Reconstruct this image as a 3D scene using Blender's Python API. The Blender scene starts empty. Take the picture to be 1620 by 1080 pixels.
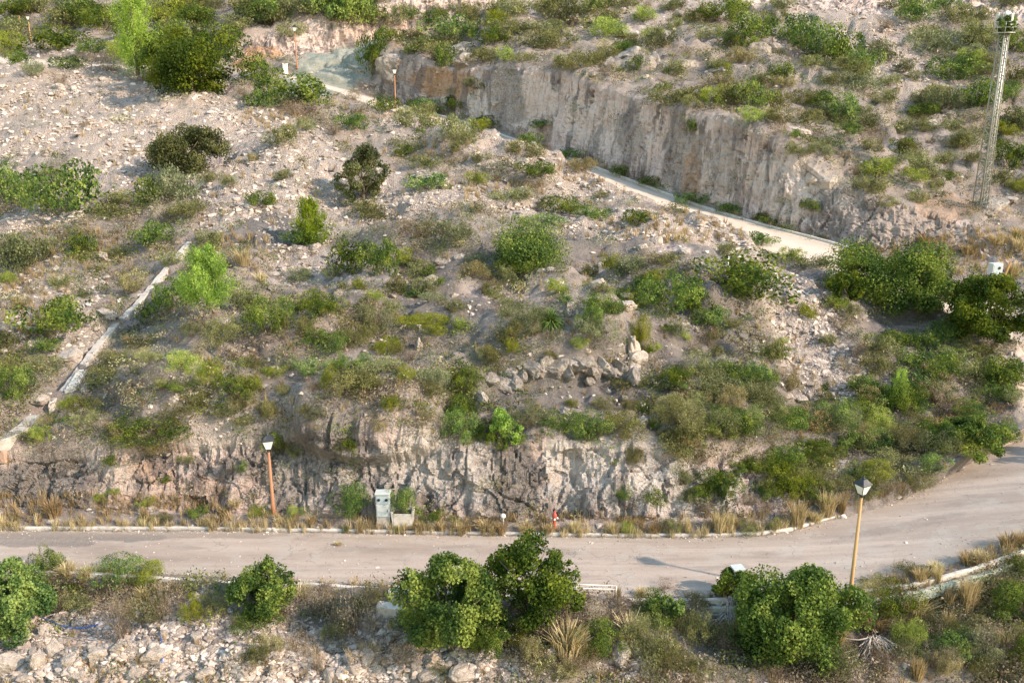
import bpy, bmesh, math, random
import numpy as np
from mathutils import Vector, Matrix
from mathutils.bvhtree import BVHTree
random.seed(7); RNG = np.random.default_rng(7)
S = bpy.context.scene; COL = S.collection
# ---------------- camera, world, sun, exposure ----------------
F, PITCH, H = 1450.0, math.radians(16.3), 16.5       # focal length in photo pixels, downward tilt, height above the lower road
cam = bpy.data.cameras.new("camera"); cam.sensor_width = 36; cam.lens = F / 1620 * 36
cam.clip_start = .1; cam.clip_end = 2000
co = bpy.data.objects.new("camera", cam); COL.objects.link(co)
co.location = (0, 0, H); co.rotation_euler = (math.pi / 2 - PITCH, 0, 0); S.camera = co
SUN_AZ, SUN_EL = math.radians(-24), math.radians(32)  # azimuth measured from +X towards +Y (away from the camera)
w = bpy.data.worlds.new("World"); S.world = w; w.use_nodes = True
nt = w.node_tree; bg = nt.nodes["Background"]; sky = nt.nodes.new("ShaderNodeTexSky")
sky.sky_type = 'NISHITA'; sky.sun_disc = False; sky.sun_elevation = SUN_EL; sky.sun_rotation = math.pi / 2 - SUN_AZ
sky.dust_density = .3; sky.air_density = 2.0; sky.ozone_density = .7
nt.links.new(sky.outputs[0], bg.inputs[0]); bg.inputs[1].default_value = 0.15
sl = bpy.data.lights.new("sun", 'SUN'); sl.energy = 3.4; sl.angle = math.radians(1.0); sl.color = (1, .80, .62)
so = bpy.data.objects.new("sun", sl); COL.objects.link(so)
sv = Vector((math.cos(SUN_EL) * math.cos(SUN_AZ), math.cos(SUN_EL) * math.sin(SUN_AZ), math.sin(SUN_EL)))
so.rotation_euler = sv.to_track_quat('Z', 'Y').to_euler(); so.location = (60, 10, 60)
S.view_settings.view_transform = 'Standard'; S.view_settings.look = 'None'
S.view_settings.exposure = 1.2; S.view_settings.gamma = 1
S.render.engine = 'CYCLES'
S.cycles.max_bounces = 6; S.cycles.diffuse_bounces = 3; S.cycles.transmission_bounces = 4; S.cycles.transparent_max_bounces = 4

# ---------------- projection helpers (photo pixels <-> world) ----------------
CP, SP = math.cos(PITCH), math.sin(PITCH)
def raydir(px, py):
    a = (px - 810) / F; b = (540 - py) / F
    return a, CP + b * SP, -SP + b * CP
def at_d(px, py, d):
    a, y, z = raydir(px, py); t = d / y
    return a * t, d, H + z * t
def at_z(px, py, zz):
    a, y, z = raydir(px, py); t = (zz - H) / z
    return a * t, y * t, zz
def project(P):
    x = P[..., 0]; y = P[..., 1]; z = P[..., 2] - H
    dep = y * CP - z * SP; up = y * SP + z * CP
    return 810 + F * x / dep, 540 - F * up / dep, dep

# ---------------- noise in numpy ----------------
def _h(ix, iy, iz, s=0):
    n = (ix.astype(np.int64) * 73856093) ^ (iy.astype(np.int64) * 19349663) ^ (iz.astype(np.int64) * 83492791) ^ (s * 2654435)
    n = (n ^ (n >> 13)) * 1274126177; n = n & 0x7fffffff; n = (n ^ (n >> 15)) * 2246822519 & 0x7fffffff
    return ((n >> 5) & 0xffff) / 65535.0
def vnoise(P, sc=1.0, s=0):
    Q = P * sc; I = np.floor(Q); f = Q - I; I = I.astype(np.int64); u = f * f * (3 - 2 * f)
    r = 0
    for dx in (0, 1):
        wx = u[..., 0] if dx else 1 - u[..., 0]
        for dy in (0, 1):
            wy = u[..., 1] if dy else 1 - u[..., 1]
            for dz in (0, 1):
                wz = u[..., 2] if dz else 1 - u[..., 2]
                r = r + wx * wy * wz * _h(I[..., 0] + dx, I[..., 1] + dy, I[..., 2] + dz, s)
    return r * 2 - 1
def fbm(P, sc=1.0, o=4, s=0, g=.5):
    r = 0; a = 1; t = 0
    for k in range(o):
        r = r + a * vnoise(P, sc, s + k * 17); t += a; a *= g; sc *= 2.03
    return r / t
def ridged(P, sc, o=4, s=0):
    r = 0; a = 1; t = 0
    for k in range(o):
        r = r + a * (1 - 2 * np.abs(vnoise(P, sc, s + k * 31))); t += a; a *= .5; sc *= 2.1
    return r / t
def cellular(P, sc, s=0):
    """lumps: 1 at a cell's middle, 0 at its border"""
    Q = P * sc; I = np.floor(Q).astype(np.int64); best = np.full(Q.shape[:-1], 9.0); val = np.zeros(Q.shape[:-1])
    for dx in (-1, 0, 1):
        for dy in (-1, 0, 1):
            for dz in (-1, 0, 1):
                a, b, c = I[..., 0] + dx, I[..., 1] + dy, I[..., 2] + dz
                h1, h2, h3 = _h(a, b, c, s), _h(a, b, c, s + 5), _h(a, b, c, s + 9)
                d = (a + h1 - Q[..., 0]) ** 2 + (b + h2 - Q[..., 1]) ** 2 + (c + h3 - Q[..., 2]) ** 2
                m = d < best; best = np.where(m, d, best); val = np.where(m, h1, val)
    return np.clip(1 - np.sqrt(best), 0, 1), val
def sstep(a, b, x):
    t = np.clip((x - a) / (b - a), 0, 1); return t * t * (3 - 2 * t)

# ---------------- object helpers ----------------
def tag(o, label=None, cat=None, group=None, kind=None):
    if label: o['label'] = label
    if cat: o['category'] = cat
    if group: o['group'] = group
    if kind: o['kind'] = kind
    return o
def link(o, parent=None):
    COL.objects.link(o)
    if parent: o.parent = parent
    return o
def empty(name, loc, rz=0, **k):
    o = bpy.data.objects.new(name, None); link(o); o.location = loc; o.rotation_euler = (0, 0, rz); o.empty_display_size = .2
    return tag(o, **k)
def np_mesh(name, V, Fc, mats=(), smooth=False, attrs=None, midx=None):
    """V (n,3); Fc (m,k) with equal k"""
    me = bpy.data.meshes.new(name); V = np.asarray(V, np.float32); Fc = np.asarray(Fc, np.int32)
    n, (m, k) = len(V), Fc.shape
    me.vertices.add(n); me.vertices.foreach_set('co', V.ravel())
    me.loops.add(m * k); me.loops.foreach_set('vertex_index', Fc.ravel())
    me.polygons.add(m); me.polygons.foreach_set('loop_start', np.arange(m, dtype=np.int32) * k)
    me.polygons.foreach_set('loop_total', np.full(m, k, np.int32))
    me.update(calc_edges=True)
    me.polygons.foreach_set('use_smooth', np.full(m, smooth, bool))
    for mt in mats: me.materials.append(mt)
    if midx is not None: me.polygons.foreach_set('material_index', np.asarray(midx, np.int32))
    for an, (dom, val) in (attrs or {}).items():
        a = me.attributes.new(an, 'FLOAT', dom); a.data.foreach_set('value', np.asarray(val, np.float32))
    me.update(); return me
class MB:
    """collects boxes, tubes, lathes; builds one mesh object"""
    def __init__(s): s.bm = bmesh.new()
    def box(s, c, d, rz=0, bev=0, taper=1.0, rot=None):
        M = Matrix.Translation(c) @ (rot if rot else Matrix.Rotation(rz, 4, 'Z'))
        r = bmesh.ops.create_cube(s.bm, size=1); vs = r['verts']
        for v in vs:
            t = taper if v.co.z > 0 else 1
            v.co = Vector((v.co.x * d[0] * t, v.co.y * d[1] * t, v.co.z * d[2]))
        if bev:
            es = list({e for v in vs for e in v.link_edges})
            r2 = bmesh.ops.bevel(s.bm, geom=es, offset=bev, segments=2, affect='EDGES', profile=.6)
            vs = list({v for f in r2['faces'] for v in f.verts} | {v for v in vs if v.is_valid})
        bmesh.ops.transform(s.bm, matrix=M, verts=vs); return s
    def tube(s, pts, rad, n=8, caps=True):
        pts = [Vector(p) for p in pts]; rad = rad if isinstance(rad, (list, tuple)) else [rad] * len(pts); rings = []
        for i, p in enumerate(pts):
            t = (pts[min(i + 1, len(pts) - 1)] - pts[max(i - 1, 0)]).normalized()
            u = t.cross(Vector((0, 0, 1)) if abs(t.z) < .9 else Vector((1, 0, 0))).normalized(); v = t.cross(u)
            rings.append([s.bm.verts.new(p + (u * math.cos(a) + v * math.sin(a)) * rad[i]) for a in [2 * math.pi * k / n for k in range(n)]])
        for a, b in zip(rings, rings[1:]):
            for k in range(n): s.bm.faces.new((a[k], a[(k + 1) % n], b[(k + 1) % n], b[k])).smooth = True
        if caps: s.bm.faces.new(rings[0][::-1]); s.bm.faces.new(rings[-1])
        return s
    def lathe(s, c, prof, n=16, smooth=True):
        rings = [[s.bm.verts.new((c[0] + r * math.cos(2 * math.pi * k / n), c[1] + r * math.sin(2 * math.pi * k / n), c[2] + z)) for k in range(n)] for r, z in prof]
        for a, b in zip(rings, rings[1:]):
            for k in range(n): s.bm.faces.new((a[k], a[(k + 1) % n], b[(k + 1) % n], b[k])).smooth = smooth
        s.bm.faces.new(rings[0][::-1]); s.bm.faces.new(rings[-1]); return s
    def build(s, name, mat, parent=None):
        bmesh.ops.recalc_face_normals(s.bm, faces=s.bm.faces)
        me = bpy.data.meshes.new(name); s.bm.to_mesh(me); s.bm.free(); me.materials.append(mat)
        return link(bpy.data.objects.new(name, me), parent)

# ---------------- materials ----------------
class NG:
    def __init__(s, name):
        s.m = bpy.data.materials.new(name); s.m.use_nodes = True; s.t = s.m.node_tree; s.N = s.t.nodes
        s.b = s.N['Principled BSDF']; s.out = s.N['Material Output']; s.tc = None
        s.b.inputs['Specular IOR Level'].default_value = .25
    def n(s, ty, ins=None, **kw):
        x = s.N.new(ty)
        for k, v in kw.items(): setattr(x, k, v)
        for k, v in (ins or {}).items():
            if isinstance(v, bpy.types.NodeSocket): s.t.links.new(v, x.inputs[k])
            else: x.inputs[k].default_value = v
        return x
    def L(s, a, b): s.t.links.new(a, b)
    def obj(s):
        if not s.tc: s.tc = s.N.new('ShaderNodeTexCoord')
        return s.tc.outputs['Object']
    def attr(s, name): return s.n('ShaderNodeAttribute', attribute_name=name).outputs['Fac']
    def noise(s, sc, det=4, vec=None, rough=.55, sxyz=None):
        v = vec or s.obj()
        if sxyz: v = s.n('ShaderNodeMapping', {'Vector': v, 'Scale': sxyz}).outputs[0]
        return s.n('ShaderNodeTexNoise', {'Vector': v, 'Scale': sc, 'Detail': det, 'Roughness': rough}).outputs['Fac']
    def rng(s, v, a, b, c=0.0, d=1.0):
        return s.n('ShaderNodeMapRange', {'Value': v, 'From Min': a, 'From Max': b, 'To Min': c, 'To Max': d}).outputs[0]
    def math(s, op, a, b=0.0):
        x = s.n('ShaderNodeMath', operation=op)
        for i, v in enumerate((a, b)):
            if isinstance(v, bpy.types.NodeSocket): s.L(v, x.inputs[i])
            else: x.inputs[i].default_value = v
        return x.outputs[0]
    def mix(s, f, a, b, mode='MIX'):
        x = s.n('ShaderNodeMix', data_type='RGBA', blend_type=mode)
        for i, v in ((0, f), (6, a), (7, b)):
            if isinstance(v, bpy.types.NodeSocket): s.L(v, x.inputs[i])
            else: x.inputs[i].default_value = v if i == 0 else (*v, 1)
        return x.outputs[2]
    def bump(s, h, strength=.5, dist=.05):
        b = s.n('ShaderNodeBump', {'Height': h, 'Strength': strength, 'Distance': dist}); s.L(b.outputs[0], s.b.inputs['Normal']); return b
    def base(s, c, rough=.9):
        if isinstance(c, bpy.types.NodeSocket): s.L(c, s.b.inputs['Base Color'])
        else: s.b.inputs['Base Color'].default_value = (*c, 1)
        s.b.inputs['Roughness'].default_value = rough; return s.m

def ground_material():
    g = NG('hillside_ground')
    n1 = g.noise(.35, 3); n2 = g.noise(1.6, 6, rough=.6); n3 = g.noise(7, 6, rough=.65); n4 = g.noise(28, 3, rough=.7)
    soil = g.mix(g.rng(n2, .35, .65), (.215, .18, .163), (.355, .302, .272))
    soil = g.mix(g.rng(n1, .4, .65, 0, .55), soil, (.31, .245, .2))
    soil = g.mix(g.rng(n3, .5, .68, 0, .6), soil, (.15, .13, .115))
    soil = g.mix(g.rng(n4, .55, .7, 0, .45), soil, (.5, .45, .38))
    vor = g.n('ShaderNodeTexVoronoi', {'Vector': g.obj(), 'Scale': 3.2, 'Randomness': 1.0}, feature='F1')
    vor2 = g.n('ShaderNodeTexVoronoi', {'Vector': g.obj(), 'Scale': 9.0, 'Randomness': 1.0}, feature='F1')
    vc = g.n('ShaderNodeSeparateColor', {'Color': vor2.outputs['Color']}).outputs[0]
    pale = g.mix(vc, (.41, .34, .295), (.58, .49, .435))
    pale = g.mix(g.rng(vor2.outputs['Distance'], .35, .62, 0, .55), pale, (.28, .235, .2))
    pale = g.mix(g.rng(n2, .42, .7, 0, .5), pale, (.38, .32, .265))
    pm = g.math('MULTIPLY', g.attr('pale'), g.rng(n3, .3, .5, .55, 1))
    c = g.mix(pm, soil, pale)
    dark = g.mix(g.rng(n3, .35, .65), (.115, .105, .1), (.215, .19, .175))
    dark = g.mix(g.rng(n2, .5, .7, 0, .6), dark, (.29, .24, .2))
    c = g.mix(g.attr('dark'), c, dark)
    # bare rock (cliffs): vertical streaks
    st = g.noise(.75, 7, sxyz=(1, 1, .10), rough=.72); st2 = g.noise(3.6, 6, sxyz=(1, 1, .07), rough=.75); rk = g.noise(2.2, 12, rough=.78)
    rock = g.mix(g.rng(n2, .3, .7), (.74, .575, .52), (.84, .71, .66))
    rock = g.mix(g.rng(n1, .45, .7, 0, .5), rock, (.56, .40, .31))
    rock = g.mix(g.rng(st, .52, .58, 0, .9), rock, (.15, .135, .13))
    rock = g.mix(g.rng(st2, .54, .66, 0, .5), rock, (.2, .17, .155))
    rock = g.mix(g.rng(rk, .46, .3, 0, .4), rock, (.25, .21, .185)); rock = g.mix(g.rng(n3, .56, .72, 0, .5), rock, (.62, .55, .47))
    rock = g.mix(g.math('MULTIPLY', g.attr('white'), g.rng(rk, .3, .45, .3, 1)), rock, g.mix(g.rng(st2, .5, .62, 0, 1), (.78, .72, .655), (.46, .41, .37)))
    c = g.mix(g.attr('rock'), c, rock)
    grey = g.mix(g.rng(n3, .35, .62), (.13, .118, .11), (.34, .305, .275))
    grey = g.mix(g.rng(st2, .52, .66, 0, .6), grey, (.46, .41, .36))
    c = g.mix(g.attr('grey'), c, grey)
    c = g.mix(g.attr('orange'), c, g.mix(n3, (.42, .2, .08), (.55, .34, .17)))
    tq = g.mix(g.rng(n3, .35, .65), (.17, .215, .19), (.31, .325, .28)); tq = g.mix(g.rng(n2, .42, .58, 0, .75), tq, (.36, .34, .28)); tq = g.mix(g.rng(n4, .55, .7, 0, .5), tq, (.45, .45, .38))
    c = g.mix(g.attr('green'), c, tq)
    c = g.mix(g.math('MULTIPLY', g.attr('white'), g.math('MULTIPLY', g.attr('rock'), g.rng(n3, .4, .55, .2, .8))), c, (.70, .62, .575))
    fs = g.noise(.62, 8, sxyz=(1, 1, .08), rough=.7); fs2 = g.noise(2.6, 6, sxyz=(1, 1, .05), rough=.7)
    c = g.mix(g.math('MULTIPLY', g.attr('rock'), g.rng(fs, .53, .585, 0, .72)), c, (.2, .172, .17))
    c = g.mix(g.math('MULTIPLY', g.attr('rock'), g.rng(fs2, .56, .63, 0, .4)), c, (.32, .25, .23))
    wv = g.n('ShaderNodeVectorMath', {0: g.n('ShaderNodeMapping', {'Vector': g.obj(), 'Scale': (1, 1, .5)}).outputs[0], 1: g.n('ShaderNodeTexNoise', {'Vector': g.obj(), 'Scale': 1.3, 'Detail': 5}).outputs['Color']}, operation='ADD').outputs[0]
    e1 = g.n('ShaderNodeTexVoronoi', {'Vector': wv, 'Scale': .95}, feature='DISTANCE_TO_EDGE').outputs['Distance']; e2 = g.n('ShaderNodeTexVoronoi', {'Vector': wv, 'Scale': 2.7}, feature='DISTANCE_TO_EDGE').outputs['Distance']
    ck = g.math('MAXIMUM', g.rng(e1, .035, .0), g.math('MULTIPLY', g.rng(e2, .05, .0), .7)); ck = g.math('MULTIPLY', ck, g.math('MULTIPLY', g.attr('rock'), g.rng(g.n('ShaderNodeSeparateXYZ', {0: g.obj()}).outputs[1], 40, 58, 1, .22)))
    ck = g.math('MULTIPLY', ck, g.rng(n2, .38, .52, .1, 1)); c = g.mix(g.math('MULTIPLY', ck, g.math('SUBTRACT', .5, g.math('MULTIPLY', g.attr('white'), .4))), c, (.1, .085, .08))
    g.base(c, .95)
    hh = g.math('ADD', g.math('MULTIPLY', n3, .7), g.math('MULTIPLY', n4, .35))
    hh = g.math('SUBTRACT', hh, g.math('MULTIPLY', vor2.outputs['Distance'], g.math('MULTIPLY', g.attr('pale'), .9)))
    hh = g.math('ADD', hh, g.math('MULTIPLY', rk, g.math('ADD', g.math('MULTIPLY', g.attr('rock'), 2.2), .5)))
    hh = g.math('SUBTRACT', hh, g.math('MULTIPLY', ck, .8))
    g.bump(hh, 1.0, .17)
    return g.m
def road_material():
    g = NG('pale_road_surface')
    n1 = g.noise(.5, 5, sxyz=(.25, 1.6, 1)); n2 = g.noise(7, 6, rough=.75); n3 = g.noise(60, 2); n5 = g.noise(.9, 4)
    n4 = g.noise(1.2, 6, rough=.65, sxyz=(.3, 1.3, 1))
    c = g.mix(g.rng(n1, .35, .62), (.315, .252, .212), (.43, .352, .30)); tk = g.noise(1.0, 3, sxyz=(.06, 3.2, 1)); c = g.mix(g.rng(tk, .5, .62, 0, .35), c, (.24, .2, .175))
    c = g.mix(g.rng(n5, .5, .62, 0, .5), c, (.385, .345, .305))
    c = g.mix(g.rng(n2, .52, .72, 0, .4), c, (.23, .195, .17))
    c = g.mix(g.rng(n4, .53, .64, 0, .55), c, (.225, .185, .16))
    wv = g.n('ShaderNodeVectorMath', {0: g.obj(), 1: g.n('ShaderNodeTexNoise', {'Vector': g.obj(), 'Scale': 1.4, 'Detail': 4}).outputs['Color']}, operation='ADD').outputs[0]
    vo = g.n('ShaderNodeTexVoronoi', {'Vector': wv, 'Scale': .42}, feature='DISTANCE_TO_EDGE').outputs['Distance']
    ck = g.math('MULTIPLY', g.rng(vo, .006, .0, 0, .6), g.rng(n5, .42, .5, 0, 1))
    c = g.mix(ck, c, (.12, .1, .09))
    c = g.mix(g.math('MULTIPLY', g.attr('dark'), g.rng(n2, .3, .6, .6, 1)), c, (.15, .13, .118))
    eg = g.math('MULTIPLY', g.attr('pale'), g.rng(n2, .38, .58, 0, 1))
    c = g.mix(eg, c, g.mix(n3, (.25, .2, .155), (.42, .35, .28)))
    c = g.mix(g.rng(n3, .6, .75, 0, .4), c, (.48, .43, .38))
    g.base(c, .92); g.bump(g.math('ADD', n2, n3), .5, .03)
    return g.m
def upper_road_material():
    g = NG('cream_concrete_road'); n1 = g.noise(.6, 5); n2 = g.noise(6, 6, rough=.75)
    c = g.mix(g.rng(n1, .3, .7), (.45, .375, .31), (.56, .475, .40)); c = g.mix(g.rng(n2, .52, .72, 0, .4), c, (.3, .26, .22))
    eg = g.math('MULTIPLY', g.attr('pale'), g.rng(n2, .38, .58, 0, 1)); g.base(g.mix(eg, c, (.36, .29, .225)), .92); g.bump(n2, .5, .03); return g.m
def concrete(name, a, b, sc=3.0):
    g = NG(name); n = g.noise(sc, 5, rough=.65); n2 = g.noise(sc * 9, 3)
    g.base(g.mix(g.rng(n2, .55, .75, 0, .5), g.mix(g.rng(n, .35, .65), a, b), tuple(x * .5 for x in a)), .9); g.bump(n2, .5, .02); return g.m
def paint(name, c, rough=.5, var=.15, sc=6.0, metal=0.0, dirt=(.2, .15, .1)):
    g = NG(name); n = g.noise(sc, 5, rough=.7)
    g.base(g.mix(g.rng(n, .5, .8, 0, var * 3), c, dirt), rough); g.b.inputs['Metallic'].default_value = metal; return g.m
def leaf_material(name, cols, trans=.27, rough=.65):
    """cols: three leaf colours; 'rnd' is a random number kept per leaf"""
    g = NG(name); r = g.attr('rnd'); oi = g.n('ShaderNodeObjectInfo').outputs['Random']
    ramp = g.n('ShaderNodeValToRGB', {'Fac': r}); e = ramp.color_ramp.elements
    e[0].position = .1; e[0].color = (*cols[0], 1); e[1].position = .9; e[1].color = (*cols[2], 1)
    m = e.new(.5); m.color = (*cols[1], 1)
    hs = g.n('ShaderNodeHueSaturation', {'Hue': g.rng(oi, 0, 1, .485, .515), 'Saturation': g.rng(oi, 0, 1, 1.05, .85), 'Value': g.rng(oi, 0, 1, .62, 1.14), 'Color': ramp.outputs[0]})
    c = hs.outputs[0]; g.base(c, rough); g.b.inputs['Specular IOR Level'].default_value = .12
    tl = g.n('ShaderNodeBsdfTranslucent', {'Color': g.mix(.5, c, g.mix(1.0, c, (1.5, 1.5, .7), 'MULTIPLY'))})
    ms = g.n('ShaderNodeMixShader', {0: trans}); g.L(g.b.outputs[0], ms.inputs[1]); g.L(tl.outputs[0], ms.inputs[2])
    g.L(ms.outputs[0], g.out.inputs[0]); return g.m
M = dict(
    ground=ground_material(), road=road_material(), road2=upper_road_material(),
    kerb=concrete('pale_concrete', (.42, .39, .35), (.6, .56, .5)), slab=concrete('weathered_concrete', (.33, .3, .27), (.52, .48, .43)),
    stone=None, post_orange=paint('orange_brown_paint', (.34, .16, .085), .55, .25), post_tan=paint('tan_paint', (.42, .255, .11), .55, .2),
    black=paint('dark_lantern_metal', (.03, .035, .045), .4), glass=paint('milky_lantern_glass', (.72, .72, .68), .25, .05),
    cabinet=paint('pale_grey_cabinet', (.46, .49, .48), .5, .08), panel=paint('grey_blue_panel', (.36, .43, .46), .45, .08),
    hole=paint('dark_opening', (.015, .015, .02), .6), red=paint('faded_red_paint', (.42, .075, .05), .5, .15, 10), white=paint('white_paint', (.78, .77, .72), .5, .08),
    steel=paint('galvanised_steel', (.5, .5, .48), .45, .1, metal=.5), blue=paint('blue_hose', (.06, .13, .4), .5, .05), bark=concrete('bark', (.10, .075, .055), (.2, .16, .12), 8),
    dead=concrete('bleached_wood', (.34, .3, .26), (.5, .45, .4), 8), twig=concrete('dry_twigs', (.16, .12, .085), (.27, .21, .15), 8), brick=concrete('brick', (.38, .24, .18), (.48, .33, .26), 8))
def stone_mat():
    g = NG('limestone'); r = g.attr('rnd'); n = g.noise(5, 5, rough=.7); n2 = g.noise(1.5, 4)
    c = g.mix(r, (.24, .2, .172), (.62, .535, .475)); c = g.mix(g.rng(n, .52, .7, 0, .6), c, (.22, .19, .165))
    c = g.mix(g.rng(n2, .55, .7, 0, .35), c, (.45, .3, .18)); g.base(c, .92); g.bump(n, .7, .08); return g.m
M['stone'] = stone_mat()
g = NG('grey_boulder_rock'); n = g.noise(1.3, 7, rough=.7); n2 = g.noise(6, 5, rough=.7); st = g.noise(3, 5, sxyz=(1, 1, .4))
c = g.mix(g.rng(n, .35, .65), (.17, .148, .132), (.38, .33, .285)); c = g.mix(g.rng(n2, .5, .68, 0, .75), c, (.1, .095, .09)); c = g.mix(g.rng(st, .55, .66, 0, .5), c, (.46, .42, .37))
g.base(c, .95); g.bump(g.math('ADD', n, n2), .9, .15); M['boulder'] = g.m
g = NG('pale_boulder_rock'); n = g.noise(1.6, 7, rough=.7); n2 = g.noise(7, 5, rough=.7)
c = g.mix(g.rng(n, .35, .65), (.32, .27, .23), (.54, .47, .41)); c = g.mix(g.rng(n2, .55, .72, 0, .6), c, (.25, .21, .18))
g.base(c, .95); g.bump(g.math('ADD', n, n2), .8, .12); M['pale_boulder'] = g.m
LM = dict(
    G=leaf_material('evergreen_leaves', [(.045, .09, .018), (.10, .165, .026), (.24, .30, .05)]),
    D=leaf_material('dark_evergreen_leaves', [(.042, .085, .014), (.09, .155, .02), (.20, .26, .035)]),
    O=leaf_material('olive_scrub_leaves', [(.095, .105, .042), (.175, .185, .065), (.31, .30, .115)]),
    L=leaf_material('yellow_green_leaves', [(.14, .19, .02), (.26, .32, .035), (.4, .42, .07)], .4),
    P=leaf_material('bright_pine_needles', [(.12, .2, .018), (.24, .35, .025), (.37, .48, .055)], .45),
    S=leaf_material('grey_green_leaves', [(.10, .12, .06), (.18, .20, .10), (.29, .30, .16)], .3),
    K=leaf_material('dark_olive_leaves', [(.055, .068, .028), (.10, .118, .045), (.18, .19, .075)], .25),
    B=leaf_material('dry_brown_twigs', [(.17, .125, .085), (.27, .21, .15), (.42, .34, .25)], .25),
    Y=leaf_material('ochre_dry_leaves', [(.20, .175, .075), (.31, .27, .125), (.45, .39, .2)], .3),
    R=leaf_material('rust_dead_leaves', [(.24, .13, .045), (.40, .22, .08), (.56, .34, .15)], .3),
    T=leaf_material('straw_grass', [(.30, .225, .12), (.46, .35, .19), (.64, .51, .31)], .35))
# ---------------- the terrain: feature lines across the place, nearest first ----------------
# each: list of (px, py, value); 'z' lines give height, 'd' lines forward distance
def line(kind, pts, pxs):
    p = np.array(pts, float); py = np.interp(pxs, p[:, 0], p[:, 1]); v = np.interp(pxs, p[:, 0], p[:, 2])
    k = 5; pad = lambda q: np.convolve(np.pad(q, k, mode='edge'), np.ones(2 * k + 1) / (2 * k + 1), 'valid')
    py, v = pad(py), pad(v)
    f = at_d if kind == 'd' else at_z
    return np.array([f(a, b, c) for a, b, c in zip(pxs, py, v)])
PXS = np.arange(-420, 2041, 3.0)
ZR = [(-420, 0), (1100, 0), (1300, .12), (1450, .35), (1620, .8), (2040, 1.6)]
zr = lambda x, o=0: float(np.interp(x, [a for a, b in ZR], [b for a, b in ZR])) + o
NEAR_KERB = [(-420, 895), (0, 906), (150, 912), (270, 920), (380, 926), (500, 929), (620, 938), (760, 946), (900, 953), (1060, 954), (1200, 952), (1345, 943), (1450, 928), (1540, 904), (1620, 876), (1800, 800), (2040, 740)]
ROAD_NEAR = [(-420, 888), (0, 896), (150, 901), (400, 914), (620, 927), (800, 936), (1000, 943), (1200, 943), (1345, 930), (1400, 915), (1500, 893), (1560, 870), (1620, 845), (1800, 775), (2040, 715)]
ROAD_FAR = [(-420, 836), (0, 840), (300, 840), (500, 843), (760, 848), (1000, 851), (1120, 851), (1200, 848), (1250, 842), (1300, 828), (1400, 800), (1440, 786), (1480, 766), (1530, 736), (1570, 712), (1620, 690), (1800, 655), (2040, 640)]
zl = lambda L, o=0: [(x, y, zr(x, o)) for x, y in L]
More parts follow.
